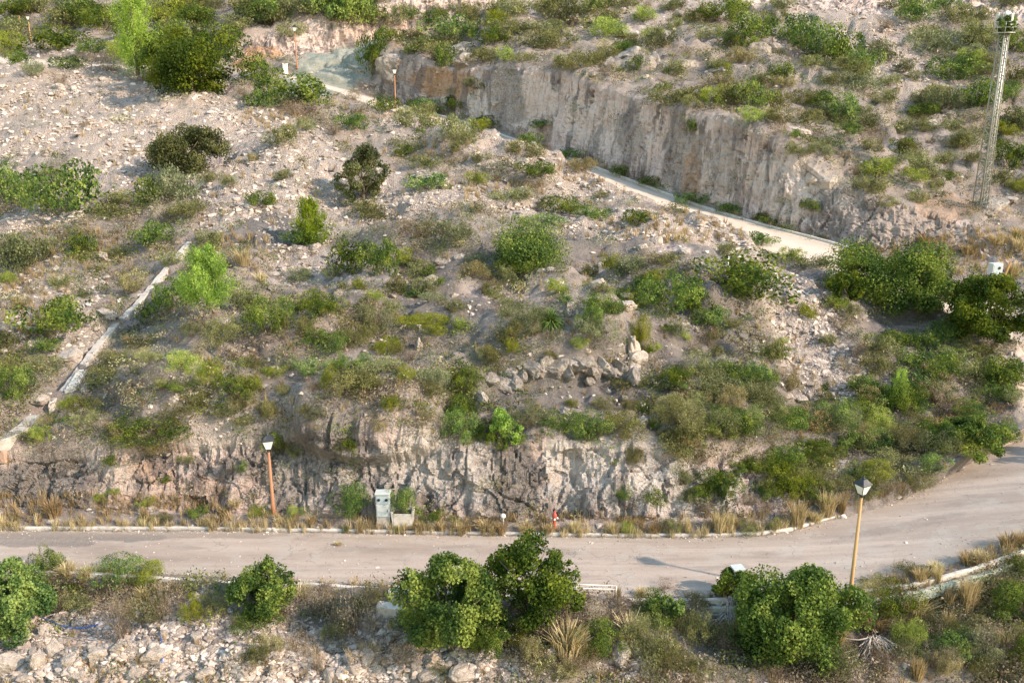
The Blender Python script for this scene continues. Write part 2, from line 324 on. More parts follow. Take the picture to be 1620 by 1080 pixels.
LINES = [
 ('d', [(-420, 1900, 18), (0, 1900, 17), (800, 1900, 16), (1620, 1900, 17), (2040, 1900, 19)], 40, 'emb'),
 ('d', [(-420, 1180, 23.6), (0, 1180, 22.6), (800, 1180, 21.4), (1345, 1180, 21.2), (1620, 1180, 22.6), (2040, 1180, 25)], 70, 'emb'),
 ('d', [(-420, 1040, 25.6), (0, 1040, 24.6), (400, 1040, 24.1), (800, 1050, 23.4), (1345, 1050, 23.5), (1620, 1010, 25.3), (2040, 900, 29)], 60, 'emb'),
 ('z', [(x, y + 4, zr(x)) for x, y in NEAR_KERB], 8, 'verge'),
 ('z', zl(ROAD_NEAR), 46, 'road'),
 ('z', zl(ROAD_FAR), 22, 'verge'),
 ('z', [(-420, 800, .3), (0, 804, .3), (400, 812, .3), (600, 821, .3), (900, 823, .3), (1100, 820, .3), (1200, 816, .3), (1300, 802, .5), (1400, 775, .8), (1500, 738, 1.2), (1570, 700, 1.5), (1620, 676, 1.5), (2040, 620, 2.4)], 70, 'cliff1'),
 ('d', [(-420, 728, 33.8), (0, 726, 33.6), (200, 722, 33.5), (300, 708, 33.6), (400, 700, 33.6), (500, 690, 33.4), (600, 697, 33), (700, 712, 32.8), (850, 706, 32.8), (1000, 706, 32.8), (1080, 730, 32.8), (1200, 738, 34), (1300, 728, 36), (1400, 700, 38), (1500, 668, 40), (1570, 640, 42), (1620, 622, 43), (2040, 570, 48)], 95, 'slope'),
 ('d', [(-420, 470, 50), (0, 478, 49), (200, 474, 49), (400, 470, 49), (600, 474, 48.5), (850, 500, 48), (1000, 530, 46.5), (1200, 570, 45), (1400, 590, 45.5), (1500, 600, 44.5), (1620, 580, 45), (2040, 550, 48.5)], 120, 'slope'),
 ('d', [(-420, 60, 122), (0, 100, 113), (200, 112, 109), (385, 118, 105), (470, 130, 102), (540, 150, 99), (625, 180, 95), (700, 201, 90), (850, 252, 80), (950, 290, 74), (1100, 352, 66), (1200, 391, 61), (1330, 440, 55.7), (1400, 460, 55), (1500, 510, 51), (1620, 548, 48.5), (2040, 535, 49.5)], 14, 'road2'),
 ('d', [(-420, 50, 127), (0, 90, 118), (200, 103, 114), (385, 110, 110), (470, 122, 107), (540, 140, 105), (625, 166, 101), (700, 187, 97), (740, 197, 95), (850, 236, 87.5), (950, 270, 81), (1100, 326, 72.5), (1200, 356, 68), (1300, 382, 64.5), (1380, 405, 61.5), (1450, 440, 58.5), (1540, 465, 56), (1620, 495, 52.5), (2040, 500, 52)], 10, 'gutter'),
 ('d', [(-420, 46, 128), (0, 86, 119), (200, 99, 115), (385, 107, 111), (470, 119, 108), (540, 136, 106.5), (600, 152, 104.5), (625, 160, 103.5), (700, 178, 99), (740, 189, 97), (850, 229, 89), (950, 263, 82), (1100, 320, 73.3), (1200, 351, 69), (1300, 377, 65.3), (1380, 396, 62.5), (1450, 400, 62), (1540, 402, 61.5), (1570, 415, 60), (1620, 455, 56), (2040, 490, 53)], 60, 'cliff2'),
 ('d', [(-420, 38, 130), (0, 80, 120.5), (200, 93, 116.5), (385, 103, 113), (470, 113, 112), (560, 124, 112), (585, 100, 108.5), (600, 88, 107), (640, 92, 105), (700, 108, 101), (735, 108, 98.8), (790, 104, 95.2), (860, 112, 91), (900, 125, 88.5), (960, 148, 84), (1020, 165, 80.6), (1080, 180, 76.6), (1150, 196, 73.2), (1200, 215, 70.8), (1250, 246, 69), (1300, 283, 67.2), (1340, 306, 66), (1400, 318, 64.6), (1450, 334, 63.8), (1500, 348, 63.2), (1540, 352, 62.9), (1556, 385, 61.8), (1580, 412, 60.5), (1620, 448, 57), (2040, 480, 54)], 24, 'hill'),
 ('d', [(-420, 34, 131), (0, 76, 122), (200, 90, 118), (385, 100, 115), (470, 106, 115), (560, 100, 116), (590, 84, 111), (620, 68, 112), (700, 38, 114), (770, 12, 116), (820, 30, 110), (860, 60, 104), (900, 88, 99), (1000, 116, 93), (1100, 135, 88), (1200, 165, 83.5), (1300, 215, 79), (1400, 250, 76), (1500, 285, 73), (1560, 310, 71), (1620, 370, 66.5), (2040, 440, 60)], 30, 'hill'),
 ('d', [(-420, 30, 132), (0, 72, 124), (200, 88, 120), (370, 99, 116), (460, 101, 119), (530, 93, 122), (580, 86, 125), (640, 78, 127), (700, 60, 129), (770, 40, 131), (850, 5, 130), (920, -8, 127), (1000, -5, 124), (1100, 0, 121), (1200, 5, 119), (1300, 12, 117), (1450, 25, 114), (1620, 28, 112), (2040, 40, 108)], 50, 'cliff3'),
 ('d', [(-420, 14, 136), (0, 58, 128), (200, 74, 124), (340, 88, 119), (372, 76, 118), (420, 60, 120), (470, 44, 122), (530, 26, 125), (580, 13, 127.5), (640, 2, 129.5), (700, -8, 131), (770, -26, 134), (900, -45, 137), (1200, -40, 134), (1620, -25, 126), (2040, -10, 120)], 60, 'hill'),
 ('d', [(-420, -170, 190), (0, -150, 185), (800, -180, 190), (1620, -180, 180), (2040, -170, 175)], 30, 'hill'),
 ('d', [(-420, -380, 330), (0, -380, 330), (800, -400, 330), (1620, -400, 330), (2040, -380, 330)], 0, 'hill')]
rows = []; band = []; LW = [line(k, p, PXS) for k, p, n, b in LINES]
for i in range(len(LINES) - 1):
    n = LINES[i][2]
    for j in range(n):
        t = j / n; rows.append(LW[i] * (1 - t) + LW[i + 1] * t); band.append(i)
rows.append(LW[-1]); band.append(len(LINES) - 2)
G0 = np.array(rows); band = np.array(band); NB = {b: i for i, (k, p, n, b) in enumerate(LINES) if b not in ('hill', 'emb', 'slope')}
# soften the profile in the free slopes (not at roads): a few passes along each column
soft = np.array([LINES[b][3] in ('emb', 'slope', 'hill', 'cliff1', 'cliff2', 'cliff3') for b in band])
near_road = np.array([LINES[b][3] in ('road', 'verge', 'road2', 'gutter') for b in band])
CLM = np.zeros(G0.shape[:2], bool)
for b_, x0, x1 in ((NB['cliff1'], -500, 1200), (NB['cliff2'], 580, 1600), (NB['cliff3'], 350, 2100)):
    r_ = np.where(band == b_)[0]; CLM[r_[0] - 2:r_[-1] + 8] |= ((PXS > x0) & (PXS < x1))[None]
for _ in range(14):
    m = G0.copy(); m[1:-1] = (G0[:-2] + 2 * G0[1:-1] + G0[2:]) / 4
    ok = (soft & ~near_road)[:, None] & ((_ < 2) | ~CLM)
    G0 = np.where(ok[..., None], m, G0)
for _ in range(6):
    m = G0.copy(); m[:, 1:-1] = (G0[:, :-2] + 2 * G0[:, 1:-1] + G0[:, 2:]) / 4
    G0[:, 1:-1] = m[:, 1:-1]
PX, PY, DEP = project(G0)
BN = np.array([b for b in band])[:, None] * np.ones_like(PX)
is_road = (BN == 4) | (BN == 9)
rb = np.interp(PY, [500, 540, 600, 660, 690], [1640, 1604, 1600, 1604, 1585])
haven = (BN >= 5) & (BN <= 8) & (PX > rb) & (PY > 515)
nz2 = fbm(G0, .5, 3, 90)
# --- painted regions: soft ellipses with ragged edges (real differences of soil, rock and rubble) ---
def blobs(lst, wob=.55, s=0, sc=.5):
    nz = fbm(G0, sc, 4, s + 200); out = np.zeros_like(PX)
    for e in lst:
        x, y, rx, ry = e[:4]; an = math.radians(e[4] if len(e) > 4 else 0); wt = e[5] if len(e) > 5 else 1
        dx, dy = PX - x, PY - y; u = dx * math.cos(an) + dy * math.sin(an); v = -dx * math.sin(an) + dy * math.cos(an)
        r = np.sqrt((u / rx) ** 2 + (v / ry) ** 2) + nz * wob
        out = np.maximum(out, wt * sstep(1.12, .8, r))
    return out
pale = blobs([(60, 190, 200, 95, 0), (230, 160, 190, 55, 8), (330, 205, 150, 60, 20), (210, 275, 150, 50, -25), (160, 320, 110, 25, -28), (430, 235, 130, 60, 25), (400, 320, 130, 60, 0, .85), (560, 340, 130, 45, 0, .8),
  (20, 360, 60, 20, -20), (40, 455, 70, 50, -15, .9), (90, 520, 90, 60, -40, .7), (130, 560, 60, 40, -50, .7), (470, 410, 60, 50, 0, .8), (700, 335, 140, 30, 5), (640, 215, 60, 30, 10, .7), (800, 270, 90, 28, 12), (930, 305, 120, 25, 12, .9), (960, 390, 170, 38, 8), (1130, 400, 80, 28, 15),
  (1240, 8, 210, 42, 12), (1375, 60, 140, 58, 38), (1440, 125, 100, 46, 55), (1130, 10, 120, 26, 5, .8), (1000, 25, 90, 40, 0, .5), (1235, 490, 62, 48, 30), (1270, 560, 76, 92, -20), (1310, 640, 50, 50, -20, .9), (940, 750, 70, 50, 0, .9), (1070, 775, 70, 32, 10, .9), (640, 745, 70, 35, 0, .5), (350, 690, 60, 30, 0, .3),
  (150, 1040, 260, 85, 0), (420, 1060, 160, 85, 0), (620, 1020, 70, 70, 0, .9), (700, 1075, 160, 35, 0), (330, 1000, 60, 60, -50, .9), (980, 1060, 60, 50, 0, .4), (1430, 1030, 80, 30, 0, .35)])
dark = blobs([(640, 470, 110, 24, 0, .7), (1060, 610, 90, 26, 0, .7), (330, 560, 60, 24, -30, .6), (980, 460, 60, 24, 0, .7), (1380, 330, 100, 30, 20, .35), (440, 385, 55, 38), (690, 545, 110, 45, -10, .9), (760, 490, 60, 50, -45, .9), (880, 440, 70, 30, -20, .8), (900, 645, 130, 36, 0, .9), (1110, 555, 80, 45, 0, .75), (500, 660, 90, 22, 0, .7), (480, 630, 60, 20, 0, .5), (1200, 700, 100, 60, 0, .4), (560, 480, 60, 30, 0, .5), (1120, 460, 50, 30, 0, .5), (1000, 120, 90, 14, 10, .9),
  (1120, 120, 80, 20, 10, .5), (350, 600, 120, 30, 0, .35), (1100, 1010, 300, 70, 0, .55), (530, 960, 120, 40, 0, .5), (1400, 700, 200, 120, 0, .4), (700, 600, 120, 30, 0, .4), (1400, 480, 160, 60, 0, .5)], s=3)
grey = blobs([(60, 765, 110, 38, 0, .9), (480, 735, 110, 70, 0, .9), (560, 760, 70, 60, 0, .8), (810, 755, 60, 65, 0, .95), (910, 790, 60, 30, 0, .6), (700, 770, 60, 50, 0, .45), (870, 580, 130, 30, 0, .6), (1450, 370, 100, 45, 15, .55), (1330, 340, 60, 50, 20, .5), (800, 150, 30, 75, 0, .8), (1080, 250, 30, 70, 0, .7), (620, 120, 40, 50, 0, .5), (1000, 210, 22, 60, 0, .6), (1150, 250, 25, 60, 0, .5)], s=5, sc=.8)
orange = blobs([(700, 132, 50, 26, 5, .75), (405, 92, 42, 18, -10, .7), (250, 775, 120, 28, 0, .25), (1050, 85, 14, 10, 0, .5), (600, 60, 90, 30, -15, .2), (1500, 330, 60, 20, 0, .3), (875, 757, 16, 8, 0, .5), (240, 750, 40, 20, 0, .35), (860, 230, 15, 40, 0, .5), (1095, 280, 14, 50, 0, .5)], s=7)
green = blobs([(530, 115, 88, 36, -22)], .12, s=9) * (BN != 9)
rockm = np.isin(BN, [NB['cliff1'], NB['cliff2'], NB['cliff3']]).astype(float)
rockm = rockm * np.where(BN == NB['cliff1'], sstep(1290, 1180, PX), 1.0)
rockm = rockm * np.where(BN == NB['cliff2'], sstep(575, 592, PX) * sstep(1640, 1560, PX), 1.0)
rockm = rockm * np.where(BN == NB['cliff3'], sstep(350, 375, PX), 1.0)
k = np.ones(5) / 5
for _ in range(2):
    rockm[2:-2] = (rockm[:-4] + rockm[1:-3] + rockm[2:-2] + rockm[3:-1] + rockm[4:]) / 5
rockm = np.clip(rockm + sstep(.25, .5, fbm(G0, .22, 4, 70)) * .5 * (BN > 5), 0, 1)
# --- relief ---
def normals(G):
    du = np.zeros_like(G); dv = np.zeros_like(G)
    du[:, 1:-1] = G[:, 2:] - G[:, :-2]; du[:, 0] = du[:, 1]; du[:, -1] = du[:, -2]
    dv[1:-1] = G[2:] - G[:-2]; dv[0] = dv[1]; dv[-1] = dv[-2]
    n = np.cross(du, dv); l = np.linalg.norm(n, axis=-1, keepdims=True); return n / np.maximum(l, 1e-9)
NRM = normals(G0)
free = np.ones_like(PX); free[(BN >= 3) & (BN <= 5)] = 0; free[(BN == 9) | (BN == 10)] = 0
for _ in range(10):
    m = free.copy(); m[1:-1] = np.minimum(m[1:-1], (m[:-2] + m[2:]) / 2 + .02); free = np.where(free > 0, m, free)
rg = sstep(0, 40, np.maximum(0, PX - rb)) * ((BN >= 5) & (BN <= 8) & (PY > 505)); free = free * (1 - rg)
dsc = np.clip(DEP / 45, .55, 2.2)
cl = rockm
D = fbm(G0, .11, 3, 1) * 1.7 * (1 - cl * .7) + ridged(G0 * np.array([1, .6, 1]), .17, 3, 7) * .8 * (1 - cl) * (BN != 2)
D += ridged(G0, .45, 4, 11) * .32 + fbm(G0, 1.7, 4, 21) * .16
D += (sstep(-.05, .08, fbm(G0 * np.array([.5, .9, 2.]), .55, 3, 43)) - .5) * .38 * (1 - pale) * (1 - cl) * (BN > 5)
cA, cv = cellular(G0 / np.array([1, 1, 1]), 1.5, 31)
D += (cA - .5) * .34 * pale * (cv > .35) + (cellular(G0, 3.6, 35)[0] - .5) * .16 * pale
# ledges: broken horizontal rock steps on the slope
D += np.abs(fbm(G0 * np.array([.35, 1, 1.6]), .8, 3, 47)) * .5 * (BN == 7) * sstep(.0, .5, fbm(G0, .3, 2, 49) + .3)
# cliffs: blasted rock with buttresses, vertical drill grooves, broken blocks
Q = G0 * np.array([1, 1, .12])
cliffD = fbm(G0 * np.array([1, 1, .3]), .45, 3, 51) * .9 + ridged(Q, 1.3, 4, 55) * .4 + (cellular(G0 * np.array([1, 1, .5]), .9, 59)[0] - .5) * .35
crk = lambda Q_, s, sd, w_: 1 - sstep(0, w_, np.abs(vnoise(Q_, s, sd)))
cliffD = cliffD * np.where(BN == NB['cliff2'], .5, np.where(BN == NB['cliff1'], .75, .8))
cliffD -= .22 * crk(G0 * np.array([1, 1, .1]), .8, 81, .07) + .13 * crk(G0 * np.array([1, 1, .07]), 2.3, 83, .12) + .1 * crk(G0 * np.array([.4, .4, 1.3]), 1.1, 87, .08)
cliffD = cliffD * np.where(BN == NB['cliff1'], .75, 1)
for s_, am in ((.9, .34), (2.1, .2)):
    cA_, cv_ = cellular(G0 * np.array([1, 1, .45]) + fbm(G0, 1.1, 2, 3)[..., None] * .25, s_, 91); cliffD += (cv_ - .5) * am * np.where(BN == NB['cliff2'], .45, 1)
cliffD += fbm(G0, 2.2, 4, 89, .6) * .16
D = D * (1 - cl) + cliffD * cl
mound = blobs([(870, 575, 120, 28, 0, 1), (760, 410, 200, 40, 5, .9), (450, 560, 160, 45, -10, .8), (1050, 470, 120, 40, 10, .8), (700, 325, 150, 35, 5), (950, 385, 160, 35, 8), (1240, 480, 60, 40, 20), (870, 590, 130, 35), (1130, 520, 80, 40), (300, 640, 120, 40), (780, 265, 120, 30, 15), (590, 690, 110, 40)], .2, s=15)
D += mound * .75
big = blobs([(180, 215, 240, 34, -22, .9), (60, 150, 160, 30, -15, .6), (850, 470, 360, 130, 6), (560, 620, 200, 60, 0, .6), (1130, 590, 110, 60, 0, .6)], .25, s=23, sc=.2); gul = blobs([(175, 560, 210, 42, -48), (60, 420, 110, 40, -25, .8), (1010, 640, 90, 30, 0, .6)], .25, s=25, sc=.2)
kk = np.ones(31) / 31; sm = lambda q: np.apply_along_axis(lambda r: np.convolve(np.pad(r, 15, mode='edge'), kk, 'valid'), 1, np.apply_along_axis(lambda r: np.convolve(np.pad(r, 15, mode='edge'), kk, 'valid'), 0, q))
D += sm(big) * 1.5 - sm(gul) * .9
G = G0 + NRM * (D * free)[..., None]
edge = (BN == 3) | (BN == 5); G[..., 2] += edge * fbm(G0, 3, 3, 80) * .05
nr, nc = PX.shape
vid = np.arange(nr * nc).reshape(nr, nc)
FQ = np.stack([vid[:-1, :-1], vid[:-1, 1:], vid[1:, 1:], vid[1:, :-1]], -1).reshape(-1, 4)
fr = (is_road | haven)[:-1, :-1].reshape(-1); fup = (BN == 9)[:-1, :-1].reshape(-1) & (PX[:-1, :-1].reshape(-1) < 1600)
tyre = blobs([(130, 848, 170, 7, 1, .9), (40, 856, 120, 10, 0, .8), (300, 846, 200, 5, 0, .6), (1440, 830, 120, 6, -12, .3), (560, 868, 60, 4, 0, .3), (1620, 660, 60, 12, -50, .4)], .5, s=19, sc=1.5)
vt = np.zeros_like(PX)
for bb in (4, 9):
    r_ = np.where(band == bb)[0]; vt[r_] = (np.abs(np.linspace(-1, 1, len(r_))) ** 5)[:, None]
white = blobs([(940, 748, 100, 58), (1070, 775, 100, 40), (640, 748, 95, 45), (735, 745, 55, 50, 0, .9), (480, 760, 50, 40, 0, .5), (160, 760, 70, 30, 0, .4), (350, 695, 70, 24, 0, .6), (1005, 720, 40, 30), (960, 210, 90, 50, 20, .25), (1260, 300, 90, 50, 25, .35), (830, 170, 70, 50, 10, .3), (1110, 260, 60, 50, 20, .25), (760, 160, 30, 40, 0, .5), (700, 760, 30, 40, 0, .7)], .5, s=33, sc=.9)
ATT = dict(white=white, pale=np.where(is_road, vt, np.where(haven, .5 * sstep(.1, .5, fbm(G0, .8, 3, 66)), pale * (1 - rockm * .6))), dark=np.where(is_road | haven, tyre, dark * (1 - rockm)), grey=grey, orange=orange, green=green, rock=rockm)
def sub(mask, name, mat, smooth=True, dz=0):
    fs = FQ[mask]; u, inv = np.unique(fs, return_inverse=True); V = G.reshape(-1, 3)[u].copy(); V[:, 2] += dz
    me = np_mesh(name, V, inv.reshape(-1, 4), [mat], smooth, {k: ('POINT', v.reshape(-1)[u]) for k, v in ATT.items()})
    o = link(bpy.data.objects.new(name, me)); o['kind'] = 'structure'; return o
hs_ = sub(~fr, 'hillside', M['ground'])
hs_.data.polygons.foreach_set('use_smooth', (rockm[:-1, :-1].reshape(-1)[~fr] < .5))
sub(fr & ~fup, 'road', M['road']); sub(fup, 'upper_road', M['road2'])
BV = BVHTree.FromPolygons([tuple(v) for v in G[::2, ::2].reshape(-1, 3).tolist()], np.stack([(v := np.arange(G[::2, ::2].shape[0] * G[::2, ::2].shape[1]).reshape(G[::2, ::2].shape[:2]))[:-1, :-1], v[:-1, 1:], v[1:, 1:], v[1:, :-1]], -1).reshape(-1, 4).tolist())
CAM = Vector((0, 0, H))
def hit(px, py):
    """where the ground stands along that line of sight: (point, normal, depth)"""
    d = Vector(raydir(px, py)); r = BV.ray_cast(CAM, d.normalized())
    if r[0] is None: return None
    p = r[0]; n = r[1] if r[1].z > 0 else -r[1]
    return p, n, p.y * CP - (p.z - H) * SP
def drop(x, y, z0=None):
    r = BV.ray_cast(Vector((x, y, 150)), Vector((0, 0, -1))); return r[0].z if r[0] else (z0 or 0)
# ---------------- labels: each thing is told apart by its look and by what stands nearest ----------------
MARKS = [(218, 60, 'the tall pine'), (300, 105, 'the top-left dark tree'), (295, 245, 'the round scree bush'), (330, 450, 'the lime-green pine'),
 (838, 385, 'the round mid-slope bush'), (495, 345, 'the small bright pine'), (200, 500, 'the concrete channel'), (45, 665, "the channel's lower end"), (427, 750, 'the rock-face lamp'), (607, 795, 'the meter cabinet'),
 (876, 820, 'the red hydrant'), (1355, 860, 'the tan lamp'), (1575, 150, 'the lattice mast'), (1570, 425, 'the mast-side cabinet'), (1400, 460, 'the road-end thicket'),
 (1555, 500, 'the right-edge tree'), (880, 590, 'the grey rock ledge'), (1307, 605, 'the agave'), (1255, 530, 'the gravel bank'), (625, 140, 'the upper-cliff lamp'), (780, 200, "the cliff's streaked end"),
 (1100, 260, 'the upper cliff middle'), (1340, 350, "the cliff's right end"), (1025, 95, 'the twin hill boulders'), (1300, 80, 'the long hill thicket'), (530, 110, 'the turquoise slope'), (560, 40, 'the topmost rock wall'), (690, 325, 'the gravel mound'),
 (1430, 90, 'the hill scree'), (1230, 370, 'the upper road bend'), (1260, 970, 'the biggest roadside bush'), (780, 960, 'the double tree'), (35, 940, 'the near-corner tree'), (940, 750, 'the pale rock face'),
 (1520, 700, 'the hairpin bush'), (120, 1030, 'the near rubble bank'), (1180, 440, 'the broad green bush'), (1415, 630, 'the lime sapling'), (875, 490, 'the dwarf palm'), (620, 965, 'the fallen beam'), (70, 310, 'the left scree thicket'), (795, 680, 'the lime bush')]
PENDING = []
def where(px, py, skip=0):
    c = sorted([m for m in MARKS if (m[0] - px) ** 2 + (m[1] - py) ** 2 > 500], key=lambda m: (m[0] - px) ** 2 + 1.6 * (m[1] - py) ** 2)[skip]
    dx, dy = px - c[0], py - c[1]; ax, ay = abs(dx), abs(dy)
    d = 'beside' if max(ax, ay) < 28 else ('right of' if dx > 0 else 'left of') if ay < .45 * ax else ('below' if dy > 0 else 'above') if ax < .45 * ay else ('below-' if dy > 0 else 'above-') + ('right of' if dx > 0 else 'left of')
    return ('just ' if 28 <= math.hypot(dx, dy) < 70 and '-' not in d else '') + d + ' ' + c[2]
def later(o, desc, px, py): PENDING.append((o, desc, px, py))
def finish_labels():
    g = {}
    for it in PENDING:
        l = it[1] + ' ' + where(it[2], it[3]); g.setdefault(l, []).append(it)
    W = ['', 'leftmost', 'second', 'third', 'fourth', 'fifth', 'sixth', 'seventh', 'eighth', 'ninth', 'tenth']; N = ['', 'one', 'two', 'three', 'four', 'five', 'six', 'seven', 'eight', 'nine', 'ten']
    for l, its in g.items():
        its.sort(key=lambda i: i[2])
        for k, (o, d, x, y) in enumerate(its):
            t = '' if len(its) == 1 else (', leftmost of %s' if k == 0 else ', rightmost of %s' if k == len(its) - 1 else ', %s from left of %%s' % W[min(k + 1, 10)]) % N[min(len(its), 10)]
            o['label'] = l + t
# ---------------- plants ----------------
def nrm(a): return a / np.maximum(np.linalg.norm(a, axis=-1, keepdims=True), 1e-9)
def leaf_quads(P, out, size, aspect, rng, up=.0, jit=.8):
    n = len(P); nv = nrm(out + rng.normal(0, jit, (n, 3)))
    t = nrm(np.cross(nv, rng.normal(0, 1, (n, 3)) )); t = nrm(t + np.array([0, 0, 1.0]) * up + out * up * .6); b = nrm(np.cross(nv, t))
    s = (size * rng.uniform(.45, 1.5, n))[:, None]
    a = t * s; c = b * s / aspect
    V = np.stack([P - a * .5, P + c * .5 + a * .05, P + a * .5, P - c * .5 + a * .05], 1).reshape(-1, 3)
    return V, np.arange(4 * n).reshape(-1, 4)
def crown(n, leaf, rng, lobes=9, aspect=1.6, up=.2, R=(1, 1, 1), flat=.35, gap=.38, rough=.3, lob=(.34, .56), spread=.62, jit=.65):
    """leaves spread over the shells of several lobes; noise opens gaps. Unit size: radius 1, height 1"""
    C, r = [], []
    for k in range(lobes):
        a = 2 * math.pi * (k + rng.uniform(-.3, .3)) / lobes * 2.4; q = math.sqrt((k + .3) / lobes) * spread
        h = math.sqrt(max(0, 1 - q * q)) * (rng.uniform(.45, .75) if k % 3 else rng.uniform(.1, .35)) * .9
        if lobes > 15:
            z = rng.uniform(-.75, 1); t = math.sqrt(1 - z * z) * spread * rng.uniform(.5, 1.12); C.append((math.cos(a) * t, math.sin(a) * t, .42 + z * rng.uniform(.26, .46))); r.append(rng.uniform(*lob) * rng.choice((.5, .7, 1, 1.15))); continue
        C.append((math.cos(a) * q, math.sin(a) * q, h)); r.append(rng.uniform(*lob) * (1 - .35 * q))
    C = np.array(C); r = np.array(r); ks = rng.choice(lobes, n * 3, p=r ** 2 / (r ** 2).sum())
    u = nrm(rng.normal(0, 1, (n * 3, 3))); rad = r[ks] * (1 - rough + rough * 1.5 * rng.random(n * 3) ** .8)
    P = C[ks] + u * rad[:, None] * np.array([1, 1, min(1.0, R[0] / R[2]) if R[2] != 1 else .8]); so = rng.uniform(0, 90, 3)
    keep = (P[:, 2] > .0) & (fbm(P * np.array([1, 1, R[2] / R[0]]) + so, 3.2, 3, int(so[0])) > (gap - .5) * .8)
    P, u = P[keep][:n], u[keep][:n]; R = np.array(R)
    P = P / np.array([np.percentile(np.abs(P[:, 0]), 96), np.percentile(np.abs(P[:, 1]), 96), np.percentile(P[:, 2], 97)])
    V, Fc = leaf_quads(P * R, nrm(u / R), leaf, aspect, rng, up, jit)
    rn = np.clip(.5 + fbm((P + so), 2.6, 2, 5) * 1.1 + rng.normal(0, .2, len(P)), 0, 1)
    return V, Fc, rn
def pine_crown(n, leaf, rng, R=(1, 1, 1), cone=.75, whorls=9):
    """upswept limbs round a leader, each carrying brushes of needles"""
    Ps, Us = [], []
    for k in range(whorls * 6):
        f = (k / (whorls * 6)) ** .9; L = (1 - f ** 1.6 * cone) * rng.uniform(.35, 1.05); a = k * 2.4 + rng.uniform(-.4, .4)
        m = int(n / (whorls * 6) * (1.6 - f * 1.0)); t = rng.uniform(.25, 1, m) ** .7
        cx = np.stack([np.cos(a) * L * t, np.sin(a) * L * t, .05 + f * .9 + .16 * t * t * (1.1 - f)], 1)
        b = nrm(rng.normal(0, 1, (m, 3))); Ps.append(cx + b * rng.uniform(.02, .2, (m, 1)) * (1.2 - f * .5) + np.array([1, 1, 0]) * rng.normal(0, .04, 3)); Us.append(nrm(b + np.array([0, 0, .7])))
    P = np.concatenate(Ps); u = np.concatenate(Us); R = np.array(R)
    V, Fc = leaf_quads(P * R, u, leaf, 3.0, rng, .8)
    return V, Fc, np.clip(.5 + fbm(P + rng.uniform(0, 50, 3), 3.5, 2, 5) + rng.normal(0, .2, len(P)), 0, 1)
def twigs(n, rng, R=(1, 1, 1), w=.02, lo=.35):
    V = []; Fc = []
    for k in range(n):
        a = rng.uniform(0, 6.28); q = rng.uniform(.1, .8); h = rng.uniform(lo, .9) * (1 - q * q * .6)
        p0 = np.array([math.cos(a) * .08, math.sin(a) * .08, -.1]); p2 = np.array([math.cos(a) * q, math.sin(a) * q, h]); p1 = (p0 + p2) / 2 + np.array([0, 0, -.08 * q]) + rng.normal(0, .04, 3)
        for i, (A, B, wa, wb) in enumerate(((p0, p1, 1, .7), (p1, p2, .7, .25))):
            t = nrm(B - A); s = nrm(np.cross(t, np.array([.3, .5, .8]))); s2 = np.cross(t, s); b = len(V)
            for sg in (s, s2 * .6 - s * .5, -s2 * .6 - s * .5): V.append((A + sg * w * wa) * R); V.append((B + sg * w * wb) * R)
            Fc += [(b, b + 2, b + 3, b + 1), (b + 2, b + 4, b + 5, b + 3), (b + 4, b, b + 1, b + 5)]
    return np.array(V), np.array(Fc)
def plant_mesh(name, kind, V, Fc, rn, tw=None):
    mats = [LM[kind], M['twig']]; n1 = len(Fc)
    if tw is not None:
        Fc = np.concatenate([Fc, tw[1] + len(V)]); V = np.concatenate([V, tw[0]]); rn = np.concatenate([rn, np.full(len(tw[1]), .5)])
    return np_mesh(name, V, Fc, mats, False, {'rnd': ('FACE', rn)}, np.where(np.arange(len(Fc)) < n1, 0, 1))
STY = {'G': ('evergreen_shrub', 'leafy green shrub', 'r'), 'D': ('dark_shrub', 'dark green shrub', 'r'), 'K': ('dark_shrub', 'dark olive shrub', 'r'), 'O': ('scrub_bush', 'olive-green scrub bush', 's'), 'S': ('grey_bush', 'grey-green bush', 's'),
 'L': ('yellow_green_bush', 'yellow-green bush', 's'), 'Y': ('ochre_bush', 'half-dry ochre bush', 's'), 'B': ('dry_bush', 'dry brown bush', 'b'), 'R': ('dead_bush', 'rust-brown dead bush', 'b'), 'T': ('grass_clump', 'straw grass clump', 't'), 'P': ('pine_sapling', 'lime-green pine sapling', 'p')}
GEO = {}; MESH = {}
def grass_geo(n, rng, w=.035, h=1.0, spread=.55):
    a = rng.uniform(0, 6.28, n); q = rng.uniform(0, .35, n); l = rng.uniform(.1, spread, n); hh = rng.uniform(.45, 1, n) * h
    b = np.stack([np.cos(a) * q, np.sin(a) * q, np.zeros(n) - .05], 1); m = b + np.stack([np.cos(a) * l * .35, np.sin(a) * l * .35, hh * .6], 1); t = b + np.stack([np.cos(a) * l, np.sin(a) * l, hh * rng.uniform(.8, 1, n)], 1)
    s = np.stack([-np.sin(a + rng.normal(0, .7, n)), np.cos(a + rng.normal(0, .7, n)), np.zeros(n)], 1) * w
    V = np.stack([b - s, b + s, m + s * .8, m - s * .8, t - s * .25, t + s * .25], 1).reshape(-1, 3); i = np.arange(n)[:, None] * 6
    Fc = np.stack([i + [0, 1, 2, 3], i + [3, 2, 5, 4]], 1).reshape(-1, 4)
    return V, Fc, np.repeat(np.clip(rng.normal(.5, .25, n), 0, 1), 2)
